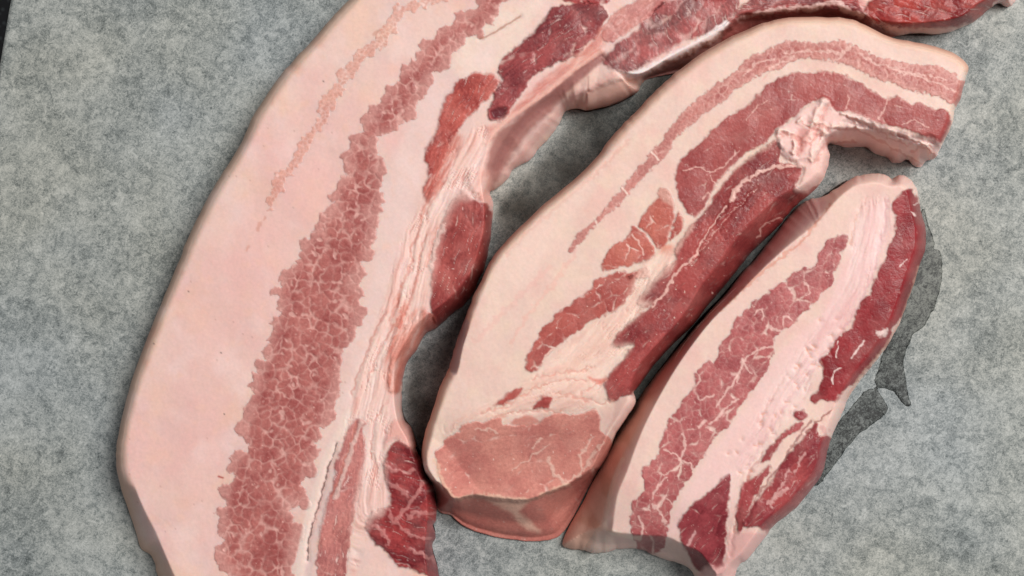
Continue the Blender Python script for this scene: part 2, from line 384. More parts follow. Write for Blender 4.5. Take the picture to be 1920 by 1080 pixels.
        al = alpha * (1 - grad * vm * (1 - ss(-1, 0.30 * min(cell, 18), g))) * (1 - 0.06 * ss(-0.1, 0.5, fbm(x, y, 45, 2, seed + 71)))
        if edge_fade: al = al * (1 - edge_fade * (1 - ss(0, cell * 1.6, s0[i])))
        # tiny fat flecks
        fl = ss(0.50, 0.72, fbm(x, y, 6.5, 2, seed + 81)) * fleck
        a = np.clip(m * al * (1 - fl), 0, 1)
        ft = self.col[i] if fat is None else self.col[i] + (np.asarray(fat) - self.col[i]) * pm[:, None]
        self.col[i] = ft + (c - ft) * a[:, None]
        self.lean[i] = np.maximum(self.lean[i], a)
        self.z[i] += bump * (bul * 1.6 + m * 0.6 - 0.4 * pm) + fibre * 0.00012 * pm * fbm(x, y, 7, 2, seed + 99)
        if part:
            full = np.zeros(len(self.x)); full[i] = pm; self.parts.append((part, label, full, MAT_LEAN))
        return i
    def strata(self, poly, guide, cols, amt=0.8, wn=4.0, ws=90.0, feather=8, dz=0.0004, seed=0, lean=0.0, line=None, line_amt=.5):
        f = Field(poly, margin=feather + 20)
        i = np.nonzero(f(self.x, self.y) > -feather - 4)[0]; x, y = self.x[i], self.y[i]
        Q, _ = smooth_poly(guide, False, 4); L = np.concatenate([[0], np.cumsum(np.hypot(*np.diff(Q, axis=0).T))])
        best = np.full(x.shape, 1e9); sn = np.zeros(x.shape); sa = np.zeros(x.shape)
        for k in range(len(Q) - 1):
            a = Q[k]; dx, dy = Q[k + 1] - a; l2 = dx * dx + dy * dy + 1e-9
            t = ((x - a[0]) * dx + (y - a[1]) * dy) / l2; tc = np.clip(t, 0, 1)
            d = np.hypot(x - a[0] - tc * dx, y - a[1] - tc * dy); mk = d < best
            sg = np.sign((x - a[0]) * dy - (y - a[1]) * dx); best = np.where(mk, d, best)
            sn = np.where(mk, sg * d, sn); sa = np.where(mk, L[k] + tc * math.sqrt(l2), sa)
        sn = sn + 5 * fbm(x, y, 50, 2, seed + 3) + 1.5 * fbm(x, y, 12, 2, seed + 4)
        u, v = sa / ws, sn / wn
        n1 = fbm(u, v / 3.0, 1.0, 3, seed + 5, .6); n2 = fbm(u * 1.7 + 9, v, 1.0, 2, seed + 8)
        e = ss(-feather, feather, f(x + 5 * fbm(x, y, 20, 2, seed + 1), y + 5 * fbm(x, y, 20, 2, seed + 2))) * amt
        t = np.clip(0.5 + 1.1 * n1, 0, 0.9999) * (len(cols) - 1); k = t.astype(int); fr = (t - k)[:, None]; cc = np.asarray(cols)
        c = cc[k] * (1 - fr) + cc[k + 1] * fr
        self.col[i] += (c - self.col[i]) * e[:, None]
        self.lean[i] += (lean * (t / (len(cols) - 1)) - self.lean[i]) * e if lean else 0
        if line is not None:
            ln = (1 - ss(0.0, 0.11, np.abs(n2))) * ss(0.0, .3, fbm(x, y, 45, 2, seed + 12)) * line_amt
            self.col[i] += (np.asarray(line) - self.col[i]) * (e * ln)[:, None]
            self.z[i] -= dz * e * ln * 1.2
        self.z[i] += dz * e * (n1 + .5 * n2)
    def relief(self, amp_big=0.0010, amp_mid=0.00022, amp_small=0.00006):
        s = self.seed * 100
        inner = ss(0, 18, self.sd)
        self.z += inner * (amp_big * fbm(self.x, self.y, 130, 2, s + 1) + amp_mid * fbm(self.x, self.y, 34, 2, s + 2)) + ss(0, 5, self.sd) * amp_small * fbm(self.x, self.y, 8, 2, s + 3)
    # --- meshes ---------------------------------------------------------
    def build(self, body='fat_layer', inset=0.0022):
        base = 0.0003
        z = np.maximum(self.z, 0.0012)
        k = (1 - z / HC) * S
        self.W = np.stack([(self.x - 960) * k, (540 - self.y) * k, z], 1)
        n = len(self.x); bv = self.bv; zb = z[bv]
        inx = self.nx[bv]; iny = -self.ny[bv]
        rings = []
        for fz, ins in ((0.55, 0.25), (0.15, 0.7), (0.0, 1.0)):
            r = self.W[bv].copy(); d = inset * ins * np.clip(zb / 0.010 - .25, 0.03, 1)
            r[:, 0] += inx * d; r[:, 1] += iny * d; r[:, 2] = base + (zb - base) * fz; rings.append(r)
        # flat underside: the whole grid pressed down to the paper
        und = self.W.copy(); und[:, 2] = base
        und[bv] = rings[-1]
        V = np.concatenate([self.W] + rings[:-1] + [und])
        loc = -np.ones(n, np.int64); loc[bv] = np.arange(len(bv))
        a, b = self.BE[:, 0], self.BE[:, 1]; la, lb = loc[a], loc[b]; m = len(bv)
        F = [self.F]
        F.append(np.stack([b, a, n + la, n + lb], 1))
        F.append(np.stack([n + lb, n + la, n + m + la, n + m + lb], 1))
        u0 = n + 2 * m
        F.append(np.stack([n + m + lb, n + m + la, u0 + a, u0 + b], 1))
        F.append(self.F[:, ::-1] + u0)
        cols = np.concatenate([self.col, self.col[bv], self.col[bv], self.col]); ln = np.concatenate([self.lean, self.lean[bv], self.lean[bv], self.lean])
        used = np.ones(len(V), bool)
        ob = mesh_obj(body, V, np.concatenate(F), MAT_FAT, self.root, np.clip(cols, 0.001, 1), ln)
        flat = np.ones(len(ob.data.polygons), bool); nf = len(self.F) + 2 * len(self.BE); flat[nf:] = False
        ob.data.polygons.foreach_set('use_smooth', flat)
        for name, label, mask, mat in self.parts: self.overlay(name, label, mask, mat)
    def overlay(self, name, label, mask, mat, depth=0.0016):
        q = self.F[(mask[self.F].max(1) > 0.12)]
        if len(q) < 12: return
        if name == 'rind':      # one continuous strip of skin
            lab = np.arange(len(self.x))
            for _ in range(4000):
                lo = lab[q].min(1); old = lab.copy()
                for c_ in range(4): np.minimum.at(lab, q[:, c_], lo)
                lab = lab[lab]
                if np.array_equal(lab, old): break
            u, cn = np.unique(lab[q[:, 0]], return_counts=True); q = q[lab[q[:, 0]] == u[cn.argmax()]]
        ids = np.unique(q); new = -np.ones(len(self.x), np.int64); new[ids] = np.arange(len(ids)); f = new[q]; n = len(ids)
        off = 0.00009 * (2 * ss(0.30, 0.70, mask[ids]) - 1)
        top = self.W[ids].copy(); top[:, 2] += off
        # keep the layer just proud of steep walls too
        e = 0.00009; nb = np.isin(ids, self.bv)
        top[nb, 0] -= self.nx[ids][nb] * e; top[nb, 1] += self.ny[ids][nb] * e
        bot = top.copy(); bot[:, 2] -= np.minimum(depth, bot[:, 2] * 0.5); bot[:, 0] += self.nx[ids] * 0.0002 * (self.sd[ids] < 14); bot[:, 1] -= self.ny[ids] * 0.0002 * (self.sd[ids] < 14)
        E = np.concatenate([f[:, [0, 1]], f[:, [1, 2]], f[:, [2, 3]], f[:, [3, 0]]])
        key = np.minimum(E[:, 0], E[:, 1]) * (n + 1) + np.maximum(E[:, 0], E[:, 1])
        _, inv, cnt = np.unique(key, return_inverse=True, return_counts=True); BE = E[cnt[inv] == 1]
        F = np.concatenate([f, f[:, ::-1] + n, np.stack([BE[:, 1], BE[:, 0], BE[:, 0] + n, BE[:, 1] + n], 1)])
        c = np.clip(self.col[ids], 0.001, 1); l = self.lean[ids]
        o = mesh_obj(name, np.concatenate([top, bot]), F, mat, self.root, np.concatenate([c, c]), np.concatenate([l, l]))
        if label: o['label'] = label

def R_(r, g, b):
    c = srgb(r, g, b)
    return c * np.array([1.0, 1.045, 1.10]) if r > 200 and b > 140 else c
# ------------------------------------------------------------------ big curved strip (left and top)
A_out = [(655,0),(620,36),(590,72),(552,112),(517,155),(480,210),(455,264),(426,312),(400,353),(375,400),(350,452),(333,498),(302,570),(279,628),(255,692),(238,748),(222,815),(218,852),
 (220,884),(232,930,.12),(254,992,.08),(265,1028,.06),(286,1043,.06),(297,1082,.06),(325,1150),(450,1190),(640,1190),(820,1170),(822,1080,.1),(810,1028,.1),(817,1004,.12),(811,985,.12),(818,969,.12),(814,911,.12),(802,896,.15),(793,867,.3),(782,847,.15),(777,823,.1),(768,800,.08),(757,786,.08),
 (753,748,.08),(756,704,.08),(766,675,.08),(781,655,.08),(798,625,.08),(819,614,.08),(848,587,.08),(868,573,.1),(889,547,.1),(897,523,.1),(908,504,.1),(919,450,.1),(923,406,.1),(925,380,.1),(918,361,.1),
 (934,351,.1),(954,333,.1),(964,316,.1),(996,298,.1),(1011,277,.1),(1030,258,.1),(1050,230,.12),(1060,209,.1),(1082,203,.2),(1100,207,.25),(1122,203,.25),(1152,195,.25),(1178,182,.25),(1196,172,.2),(1203,158,.08),(1214,148,.08),(1240,142,.1),(1275,136,.1),(1320,134,.05),
 (1375,108,.05),(1450,85,.05),(1520,74,.05),(1600,78,.05),(1668,70,.06),(1718,61,.08),(1763,63,.08),(1808,50,.1),(1836,33,.1),(1854,17,.1),(1876,4,.1),(1893,12,.1),(1906,-4,.1),(1915,-50),(1700,-120),(1250,-160),(880,-140),(740,-80)]
A_pl = [(700,-40),(674,8),(640,45),(610,80),(574,120),(540,163),(503,216),(478,268),(424,356),(374,455),(356,500),(326,570),(303,630),(279,692),(261,748),(246,812),(243,850),(246,884),(256,920),(274,962),(292,996),(306,1030),(330,1084),(360,1140),(450,1160),(640,1160),(790,1150),
 (800,1080),(795,1030),(800,975),(798,915),(784,890),(772,850),(762,822),(745,790),(738,748),(738,704),(742,672),(756,645),(778,610),(800,590),(835,565),(868,530),(886,500),(902,450),(908,410),(906,375),(900,330),(908,300),(918,262),(937,240),(987,203),(1035,170),(1080,132),(1128,100),
 (1152,128),(1178,136),(1205,136),(1245,112),(1285,90),(1335,64),(1365,44),(1385,24),(1430,16),(1527,6),(1600,14),(1640,34),(1690,42),(1750,40),(1800,30),(1830,8),(1850,-20),(1700,-90),(1250,-130),(900,-110),(760,-60)]
s = Slice('pork_belly_strip', 'largest raw pork belly strip, curving from the bottom left up and across the top', A_out, A_pl, 0.023, 0.45, seed=1, rag=1.2, prof=2.4)
pinkfat = R_(233,190,180); cream = R_(236,205,187); tan = R_(214,172,142); white = R_(232,208,198)
s.mix(R_(232,196,183), np.ones(len(s.x)))
s.noise_mix(R_(231,183,174), 150, -0.25, 0.35, 0.75, 1)
s.noise_mix(R_(235,192,166), 80, 0.0, 0.5, 0.5, 2)
s.noise_mix(R_(224,190,182), 60, 0.0, 0.5, 0.5, 3)
s.noise_mix(R_(219,168,160), 6, 0.30, 0.8, 0.25, 4, 2)
s.region([(600,200),(720,200),(640,380),(560,460),(500,640),(430,760),(380,1000),(300,900),(320,640),(480,330)], R_(232,184,174), .55, 40)
s.region([(790,160),(860,110),(900,120),(830,200),(790,330),(770,400),(700,620),(640,780),(590,900),(575,1090),(545,1090),(600,880),(690,560),(720,350),(760,250)], R_(232,200,190), .8, 12)
s.region([(900,30),(1000,0),(1040,-40),(980,70),(930,130),(860,140),(850,110)], R_(234,206,190), .9, 12)
# rind rim
left = Field([(560,-80),(700,-60),(640,60),(500,240),(420,400),(300,680),(262,840),(290,940),(360,1200),(180,1200),(180,700),(300,400),(500,40)], margin=30)
lm = ss(-12, 12, left(s.x, s.y))
s.mix(R_(228,190,166), 0.85 * lm * (1 - ss(6, 26, s.sd + 5 * fbm(s.x, s.y, 40, 2, 4))))
s.mix(R_(204,162,130), 0.35 * lm * (1 - ss(0, 9, s.sd)))
s.mix(R_(214,160,140), 0.6 * lm * ss(0.1, 0.6, fbm(s.x, s.y, 50, 2, 8)) * (1 - ss(10, 34, s.sd)))
s.noise_mix(R_(237,207,199), 80, .0, .6, .45, 7); s.noise_mix(R_(236,190,168), 30, .15, .6, .35, 8)
rindA = lm * (1 - ss(8, 13, s.sd + 2 * fbm(s.x, s.y, 20, 2, 71)))
# faint first streak, a chain of pale bundles
ch = [(845,-20,15),(805,3,11),(757,14,12),(735,46,13),(715,74,13),(690,94,10),(668,115,11),(648,142,12),(630,172,9),(613,196,14),(600,230,9),(580,254,10),(562,290,11),(548,308,9),(530,334,12),(514,366,10),(505,394,6)]
cp = [(a_ - w_ * .8, b_ - w_ * .6) for a_, b_, w_ in ch]; cq = [(a_ + w_ * .8, b_ + w_ * .6) for a_, b_, w_ in ch][::-1]
s.muscle(cp + cq, R_(216,156,138), R_(202,132,116), cell=8.5, ang=-1.0, ratio=1.0, vein=0.02, veinvar=.12, soft=2.2, alpha=.72, seed=7, sat=(1, .96, .96), rnd=.8, island=.9, edge=2.2, notch=0, bump=.00003, label='faint pale streak of tiny bundles in the outer fat')
for pts in ([(497,408,3),(494,414,2)], [(487,420,6),(483,430,5)], [(466,463,4),(462,470,2)], [(708,58,4),(700,66,3)]):
    s.stroke(pts, 6, R_(210,146,128), 0.55, warp=3, lean=.4)
dusty = R_(192,128,118); deep = R_(160,88,84)
A1 = [(900,-30),(890,12),(860,30),(827,52),(795,75),(790,92),(767,117),(742,140),(735,157),(712,187),(695,212),(677,237),(660,267),(643,304),(646,330),(630,345),(623,371),(626,391),(598,412),(595,432),(575,447),(552,482),(540,502),(522,528),(517,552),(524,576),(509,608),(503,631),(497,666),
 (477,698),(476,722),(461,751),(464,768),(451,809),(454,835),(433,867),(427,893),(416,928),(414,963),(410,1013),(412,1060),(432,1085),(440,1180),(560,1180),(550,1080),(553,1028),(562,998),(556,966),(541,957),(547,943),(565,949),(579,928),(588,893),(588,870),(600,844),(604,823),(617,780),(626,748),
 (637,710),(646,684),(658,652),(670,622),(672,602),(681,570),(678,544),(664,535),(662,523),(681,512),(692,482),(703,417),(692,400),(709,397),(718,362),(722,327),(712,318),(727,304),(728,286),(709,286),(703,266),(735,255),(752,240),(770,230),(772,212),(785,192),(788,180),(800,165),(810,145),(832,132),(845,100),(870,77),(902,67),(917,50),(942,25),(960,0),(975,-30)]
s.muscle(A1, dusty, deep, cell=18, ang=-1.1, ratio=1.1, vein=0.0, veinvar=0.10, cell2=9, vein2=-0.10, seed=11, edge_fade=.45, fleck=.9, fat=R_(220,166,154), soft=2.2, lobe=2.4, edge=3.2, vstr=.7, notch=0, grad=.15, island=.7, warp=8, rnd=.75, label='wide streaky muscle of small pink bundles')
A2 = [(905,135),(935,147),(932,165),(920,180),(890,207),(868,232),(855,250),(849,265),(837,289),(826,318),(812,355),(803,375),(794,362),(801,335),(800,310),(797,297),(807,267),(822,240),(827,205),(842,175),(862,152),(885,137)]
s.muscle(A2, R_(205,115,102), R_(150,66,62), cell=30, ang=-1.1, ratio=2, vein=-.1, veinvar=.1, fibre=.7, fibre_ang=-1.0, seed=22, scallop=.5, soft=3, bump=.0003, edge=4)
A3 = [(867,358),(896,377),(918,385),(930,441),(930,500),(893,565),(848,600),(819,615),(808,580),(808,537),(808,482),(820,441),(837,391),(861,362)]
s.muscle(A3, R_(188,104,96), R_(140,66,64), cell=40, ang=-1.3, ratio=2, vein=-.1, veinvar=.08, fibre=.65, fibre_ang=-1.25, seed=33, scallop=.5, soft=2, bump=.0003, fleck=1)
s.muscle([(798,580),(820,608),(792,655),(766,690),(748,730),(732,735),(728,700),(735,660),(752,625),(775,600)], R_(212,132,115), R_(170,80,72), cell=30, vein=-.1, veinvar=.12, fibre=.7, fibre_ang=-1.1, seed=44, scallop=.5, soft=5, alpha=.85, bump=.0003)
A4 = [(663,788),(687,791),(681,809),(686,852),(678,911),(667,952),(661,992),(652,1042),(648,1090),(640,1180),(585,1180),(594,1080),(594,1042),(600,992),(608,952),(623,911),(632,861),(646,823)]
s.muscle(A4, R_(205,135,125), R_(160,86,84), cell=40, vein=-.1, veinvar=.1, fibre=1.1, fibre_ang=-1.35, seed=55, scallop=.5, soft=4, alpha=.9)
A5 = [(741,829),(764,832),(782,852),(800,860),(815,890),(835,920),(835,1100),(820,1180),(806,1100),(793,1074),(747,1060),(732,1045),(718,1027),(703,1022),(686,990),(694,963),(709,955),(735,946),(726,911),(720,882),(726,852)]
s.muscle(A5, R_(176,78,76), R_(112,40,46), cell=34, ang=.6, ratio=1.6, vein=-.12, veinvar=.10, fibre=.5, fibre_ang=.3, seed=66, scallop=.6, soft=3, bump=.0005, label='torn dark red muscle')
for p in ([(796,903),(776,934),(757,957),(742,975)], [(726,955),(736,975),(760,996),(782,1007),(808,1010)], [(720,868),(736,880),(760,887),(775,880)], [(764,969),(790,962),(816,962)], [(700,985),(720,1000),(728,1022)], [(730,905),(748,915),(765,930)], [(770,1030),(790,1040),(815,1050)]):
    s.stroke(p, 4.5, R_(206,140,136), .55, .0006, warp=7, fray=.5, seed=int(p[0][0]), lean=.6)
A6 = [(1037,13),(1060,10),(1100,2),(1132,15),(1137,32),(1125,62),(1100,85),(1075,107),(1040,120),(1000,140),(985,165),(962,200),(940,227),(915,222),(925,182),(940,148),(932,135),(945,108),(970,88),(1010,50)]
s.muscle(A6, R_(172,92,90), R_(112,48,54), cell=42, ang=-.6, ratio=1.8, vein=-.06, veinvar=.14, fibre=.6, fibre_ang=-.6, seed=77, scallop=.4, soft=2.5, bump=.0006, label='dark red inner muscle')
s.region([(922,206),(940,200),(950,208),(944,222),(926,224)], R_(84,34,44), .8, 5, lean=1, dz=-.001)
s.strata([(1150,80),(1180,55),(1235,25),(1262,2),(1235,-6),(1190,22),(1140,55)], [(1140,80),(1190,40),(1260,-5)], [R_(236,204,194), R_(226,176,166), R_(206,134,126)], .8, 5, 60, 6, .0006, 6, lean=.4)
s.strata([(1380,30),(1430,12),(1500,2),(1560,-10),(1620,0),(1618,30),(1560,20),(1500,24),(1430,32),(1385,44)], [(1380,36),(1440,20),(1520,10),(1620,12)], [R_(232,196,188), R_(214,150,144), R_(176,88,84)], .75, 5, 60, 6, .0008, 7, lean=.6)
s.strata([(1132,50),(1128,98),(1080,132),(1035,168),(987,203),(937,240),(915,268),(905,240),(940,226),(985,180),(1040,130),(1095,92)], [(1140,60),(1060,130),(980,185),(900,265)], [R_(226,174,160), R_(214,140,128), R_(188,100,92)], .8, 4, 60, 7, .0005, 5, lean=.6)
s.muscle([(1165,15),(1200,0),(1260,-10),(1225,28),(1187,52),(1150,78),(1128,70),(1134,45)], R_(210,145,132), R_(180,100,95), cell=24, vein=-.1, veinvar=.2, fibre=.6, fibre_ang=-.7, seed=88, scallop=.3, soft=6, alpha=.8)
A7 = [(1235,10),(1260,0),(1375,-10),(1380,22),(1352,50),(1312,67),(1275,82),(1245,100),(1210,122),(1175,135),(1150,130),(1132,115),(1147,92),(1175,70),(1200,50)]
s.muscle(A7, R_(178,92,90), R_(106,46,52), cell=26, ang=-.7, ratio=1.5, vein=-.02, veinvar=.22, fibre=.7, fibre_ang=1.2, seed=99, scallop=.6, soft=4, bump=.0003, alpha=.92, vstr=.55, edge=4)
s.muscle([(1150,-10),(1260,-5),(1380,-5),(1380,-100),(1000,-80),(1060,2),(1140,6)], R_(190,96,92), R_(140,60,62), cell=40, vein=0, veinvar=.1, fibre=.8, seed=111, scallop=.5, soft=4)
A8 = [(1621,18),(1640,-5),(1700,-60),(1880,-40),(1865,5),(1838,36),(1793,50),(1740,52),(1687,52),(1642,42),(1624,26)]
s.muscle(A8, R_(186,82,72), R_(128,40,42), cell=30, ang=.2, ratio=1.3, vein=-.12, veinvar=.08, fibre=.6, fibre_ang=.4, seed=122, scallop=.5, soft=3, bump=.0006, label='bright red meat end')
s.muscle([(1380,20),(1440,-10),(1600,-10),(1612,16),(1660,66),(1600,90),(1500,90),(1380,120),(1340,130),(1350,80)], R_(172,84,80), R_(104,34,40), cell=44, vein=-.1, veinvar=.1, fibre=.8, fibre_ang=.1, seed=133, scallop=.5, soft=5, bump=.0004, alpha=.92, vstr=.5)
for p in ([(1385,40),(1430,24),(1490,16),(1530,16)], [(1530,14),(1565,4),(1590,20),(1618,28)]):
    s.stroke(p, 6, R_(218,180,170), .8, .0012, warp=6, fray=.4)
s.region([(1208,144),(1250,122),(1290,100),(1340,74),(1372,50),(1385,34),(1430,30),(1527,20),(1600,26),(1625,40),(1668,56),(1670,90),(1500,100),(1300,160),(1215,160)], R_(150,84,78), .8, 7, dz=-.007, lean=.7)
s.region([(1075,190),(1110,166),(1160,150),(1200,148),(1210,165),(1180,190),(1110,215)], R_(198,150,136), .6, 5, dz=-.001)
# grey wet channel below the ridge, its pale lip
s.region([(1128,98),(1135,108),(1090,150),(1050,190),(1015,225),(980,262),(950,310),(925,350),(912,340),(915,290),(935,248),(985,208),(1035,170),(1080,132)], R_(176,122,116), .9, 6, lean=.7)
s.stroke([(1125,108),(1078,146),(1035,184),(990,220),(955,262),(930,312)], 12, R_(160,106,102), .7, -.0035, zw=14, lean=.9)
s.stroke([(1128,96),(1080,128),(1035,164),(987,200),(937,236),(912,268)], 5, R_(228,176,160), .8, .0012, zw=6)
s.stroke([(1150,140),(1110,165),(1078,180),(1040,220),(1010,252),(980,290),(950,325)], 8, R_(226,178,166), .75, .0022, zw=10, fray=.3)
s.stroke([(1105,205),(1140,190),(1190,170)], 10, R_(206,158,142), .7, .001, fray=.3)
s.stroke([(1182,142),(1207,134),(1230,122),(1260,105),(1290,90),(1335,64),(1362,44)], 8, R_(236,216,210), .95, .0014, zw=9, fray=.25)
s.region([(760,330),(800,380),(860,360),(905,330),(918,350),(880,370),(850,385),(820,460),(800,560),(760,640),(700,760),(680,780),(720,600),(770,470),(790,400)], R_(234,194,180), .7, 14)
s.region([(880,320),(915,320),(922,380),(900,375),(880,350)], R_(232,160,142), .7, 8, dz=.001)
# long layers of fat and thin red meat down the inner side
Gd = [(935,70),(900,110),(850,130),(815,190),(795,280),(780,350),(745,450),(722,540),(690,640),(655,740),(625,840),(600,930),(580,1090)]
Gr = [(905,240),(870,310),(838,370),(812,430),(795,500),(775,590),(738,680),(715,780),(700,860),(690,960)]
s.strata([(850,270),(905,235),(915,262),(905,310),(918,345),(895,372),(862,355),(836,392),(806,480),(800,575),(765,620),(735,660),(728,730),(735,800),(722,840),(724,900),(720,960),(690,985),(660,1090),(664,950),(686,852),(690,790),(660,786),(640,822),(680,700),(715,590),(740,500),(770,420),(800,376),(830,318)], Gr,
    [R_(240,210,200), R_(238,202,190), R_(234,192,178), R_(220,158,144)], .75, 7, 170, 10, .0010, 21, line=R_(192,108,94), line_amt=.7)
s.strata([(740,560),(775,580),(798,580),(790,640),(760,680),(745,735),(728,735),(724,690)], Gr, [R_(232,186,172), R_(222,150,134), R_(196,104,90)], .8, 4, 70, 8, .0006, 25, lean=.6)
s.strata([(842,270),(855,250),(868,265),(850,300),(826,350),(806,380),(790,362),(812,330)], Gr, [R_(226,170,156), R_(200,110,98), R_(168,76,70)], .8, 4, 70, 7, .0006, 26, lean=.7)
# folds and seams in the inner fat
seam = R_(206,128,112)
for i, (p, wd, dz) in enumerate([([(806,370),(792,400),(784,440),(770,464),(773,493),(759,522),(744,569)], 2.4, -.0008), ([(754,529),(748,555),(742,576),(730,600)], 2, -.0006), ([(722,590),(708,610),(696,640),(680,681),(668,712),(661,739)], 1.6, -.0008),
    ([(736,615),(716,648),(702,681),(690,715)], 1.6, -.0006), ([(800,440),(786,480),(782,520),(770,560),(752,600)], 1.8, -.0006), ([(840,330),(812,372),(800,400)], 2, -.0008), ([(826,420),(812,450),(802,500)], 1.5, -.0004),
    ([(670,790),(656,830),(640,880),(622,930)], 1.5, -.0005), ([(720,760),(700,800),(696,860)], 1.6, -.0003)]):
    s.stroke(p, wd, seam, .5, dz, zw=6, warp=5, seed=i * 7, fray=.3)
    q = [(a + 7, b + 3) for a, b in p]; s.stroke(q, 5, R_(238,208,194), .5, .0005, zw=6, warp=5, seed=i * 7)
s.stroke([(652,775),(640,805),(622,840),(605,880),(590,935),(576,985),(566,1040),(560,1090)], 11, R_(234,208,194), .75, .0006, zw=12)
s.stroke([(625,885),(614,920),(604,965),(588,1020),(580,1070),(575,1100)], 8, R_(212,186,178), .6, -.0004, zw=10, fray=.3)
s.stroke([(631,832),(624,855),(617,873),(608,905),(600,938),(592,965),(580,1010),(577,1050)], 1.5, R_(92,56,50), .8, -.0016, zw=3, warp=3, fray=.8)
s.stroke([(900,74),(925,62),(948,48),(975,30)], 2, R_(176,122,100), .7, -.0012, zw=5)
s.region([(745,785),(775,800),(790,850),(770,840),(740,822),(722,840),(730,800)], R_(226,162,150), .7, 6, dz=.0008)
# tiny pores and specks
for i in range(60):
    px, py = rng.uniform(240, 700), rng.uniform(100, 1060); s.stroke([(px, py), (px + 1, py + 1.5)], 1.3, R_(170,112,100), .35, warp=0)
s.stroke([(410,893),(418,896)], 2.2, R_(176,60,50), .8, warp=1)
for px, py in ((353,546),(414,661),(420,776),(288,644),(606,152)): s.stroke([(px,py),(px+1,py+1)], 1.4, R_(90,60,54), .7, warp=0)
s.relief(.0007, .00010, .00002)
s.parts.append(('rind', None, rindA, MAT_RIND))
s.build(inset=.003)

# ------------------------------------------------------------------ middle strip
B_out = [(797,812,.3),(806,785,.35),(825,727,.35),(838,700,.3),(843,687,.15),(851,657,.12),(862,622,.12),(874,592,.3),(892,547),(903,526),(915,499),(929,476),(952,450),(996,406),(1046,362),(1081,333),(1122,292),(1139,267),(1172,230),(1195,207),(1225,175),(1252,150),(1275,130),(1325,95),(1372,69),
 (1430,44),(1470,35),(1515,32),(1588,35),(1621,47),(1666,69),(1702,77),(1754,88),(1793,103),(1814,124),(1811,145),(1799,187),(1790,205),(1787,227),(1775,254),(1766,272),(1754,296,.2),(1736,302,.1),(1727,313,.04),(1715,311,.04),(1702,299,.06),(1690,304,.06),(1675,305,.05),(1666,296,.06),(1642,288,.06),(1624,276,.06),(1588,276,.06),(1570,272,.06),(1556,269,.1),(1551,276,.2),
 (1556,290,.3),(1552,311,.3),(1542,339,.25),(1521,361,.2),(1493,384,.15),(1473,406,.12),(1460,423,.1),(1410,472,.1),(1381,508,.1),(1355,540,.1),(1329,570,.1),(1300,608,.1),(1262,645,.1),(1224,687,.1),(1195,727,.2),(1187,734,.3),(1192,748,.3),(1189,762,.3),(1169,792,.25),(1153,818,.2),(1139,855,.12),(1122,882,.1),(1095,928,.08),(1075,969,.06),(1057,995,.05),(1038,1010,.04),
 (997,1015,.04),(939,1008,.04),(890,995,.04),(863,981,.04),(846,966,.05),(822,958,.05),(815,930,.08),(806,905,.15),(794,880,.3),(791,848,.3)]
B_pl = [(812,830),(822,790),(840,740),(858,700),(868,650),(884,606),(905,560),(920,520),(946,482),(968,458),(1010,418),(1060,374),(1095,345),(1136,304),(1186,246),(1240,192),(1290,148),(1340,110),(1384,84),(1436,58),(1475,48),(1515,45),(1585,48),(1620,60),(1665,82),(1700,90),(1752,101),(1785,114),(1799,128),(1797,146),(1786,185),(1776,205),(1772,228),(1760,252),
 (1745,268),(1720,268),(1690,260),(1650,246),(1610,240),(1580,240),(1560,248),(1545,262),(1536,300),(1520,330),(1492,352),(1465,365),(1430,395),(1385,440),(1345,495),(1310,540),(1280,590),(1240,635),(1200,680),(1178,722),(1175,745),(1160,775),(1140,810),(1122,850),(1105,882),(1067,906),(1027,922),(985,938),(930,932),(881,928),(852,934),(832,916),(812,892),(803,860)]
s = Slice('pork_belly_strip', 'middle raw pork belly strip with a blunt thick end, hooked over at its top right', B_out, B_pl, 0.034, 0.62, seed=2, rag=1.2, prof=2.6)
s.mix(R_(230,196,181), np.ones(len(s.x)))
s.noise_mix(R_(230,186,172), 90, -0.1, 0.4, 0.7, 1); s.noise_mix(R_(232,202,181), 60, -.1, .4, .6, 2); s.noise_mix(R_(224,170,152), 7, .3, .8, .25, 3, 2)
# height: the blunt end slopes away, the right flank rolls down
end = Field([(780,800),(900,770),(1050,745),(1200,750),(1200,1060),(780,1060)], margin=60)
s.z -= .012 * ss(0, 170, end(s.x, s.y) + 10) * ss(-.1, .5, s.t)
s.region([(1530,270),(1560,250),(1600,226),(1680,250),(1760,270),(1760,330),(1560,330)], R_(232,186,176), .9, 10, dz=-.004)
leftB = Field([(780,840),(830,690),(850,620),(900,500),(1000,380),(1140,250),(1260,130),(1400,40),(1500,15),(1640,30),(1820,80),(1830,140),(1790,125),(1660,90),(1500,52),(1400,80),(1290,158),(1150,300),(1010,440),(930,510),(880,640),(840,780),(810,860)], margin=30)
lm = ss(-8, 8, leftB(s.x, s.y))
s.mix(R_(226,180,152), .75 * lm * (1 - ss(4, 20, s.sd + 6 * fbm(s.x, s.y, 40, 2, 4))))
s.mix(R_(205,150,132), .5 * lm * (1 - ss(0, 8, s.sd)))
s.region([(843,690),(851,657),(862,622),(871,600),(880,602),(868,650),(856,700)], R_(190,160,158), .9, 3)
s.stroke([(946,480),(1000,425),(1060,375),(1130,312),(1180,262)], 4, R_(226,168,150), .4, -.0004, warp=6, fray=.5)
s.region([(930,500),(1000,430),(1100,340),(1060,430),(960,560),(900,640)], R_(238,206,190), .6, 16)
s.stroke([(960,640),(990,590),(1040,530),(1080,470)], 5, R_(234,176,160), .4, warp=8, fray=.6)
s.stroke([(890,640),(960,570),(1030,500)], 7, R_(232,176,164), .35, warp=8, fray=.6)
rindB = lm * (1 - ss(6, 10, s.sd + 2 * fbm(s.x, s.y, 20, 2, 71)))
l1, l2 = R_(200,132,120), R_(172,98,92)
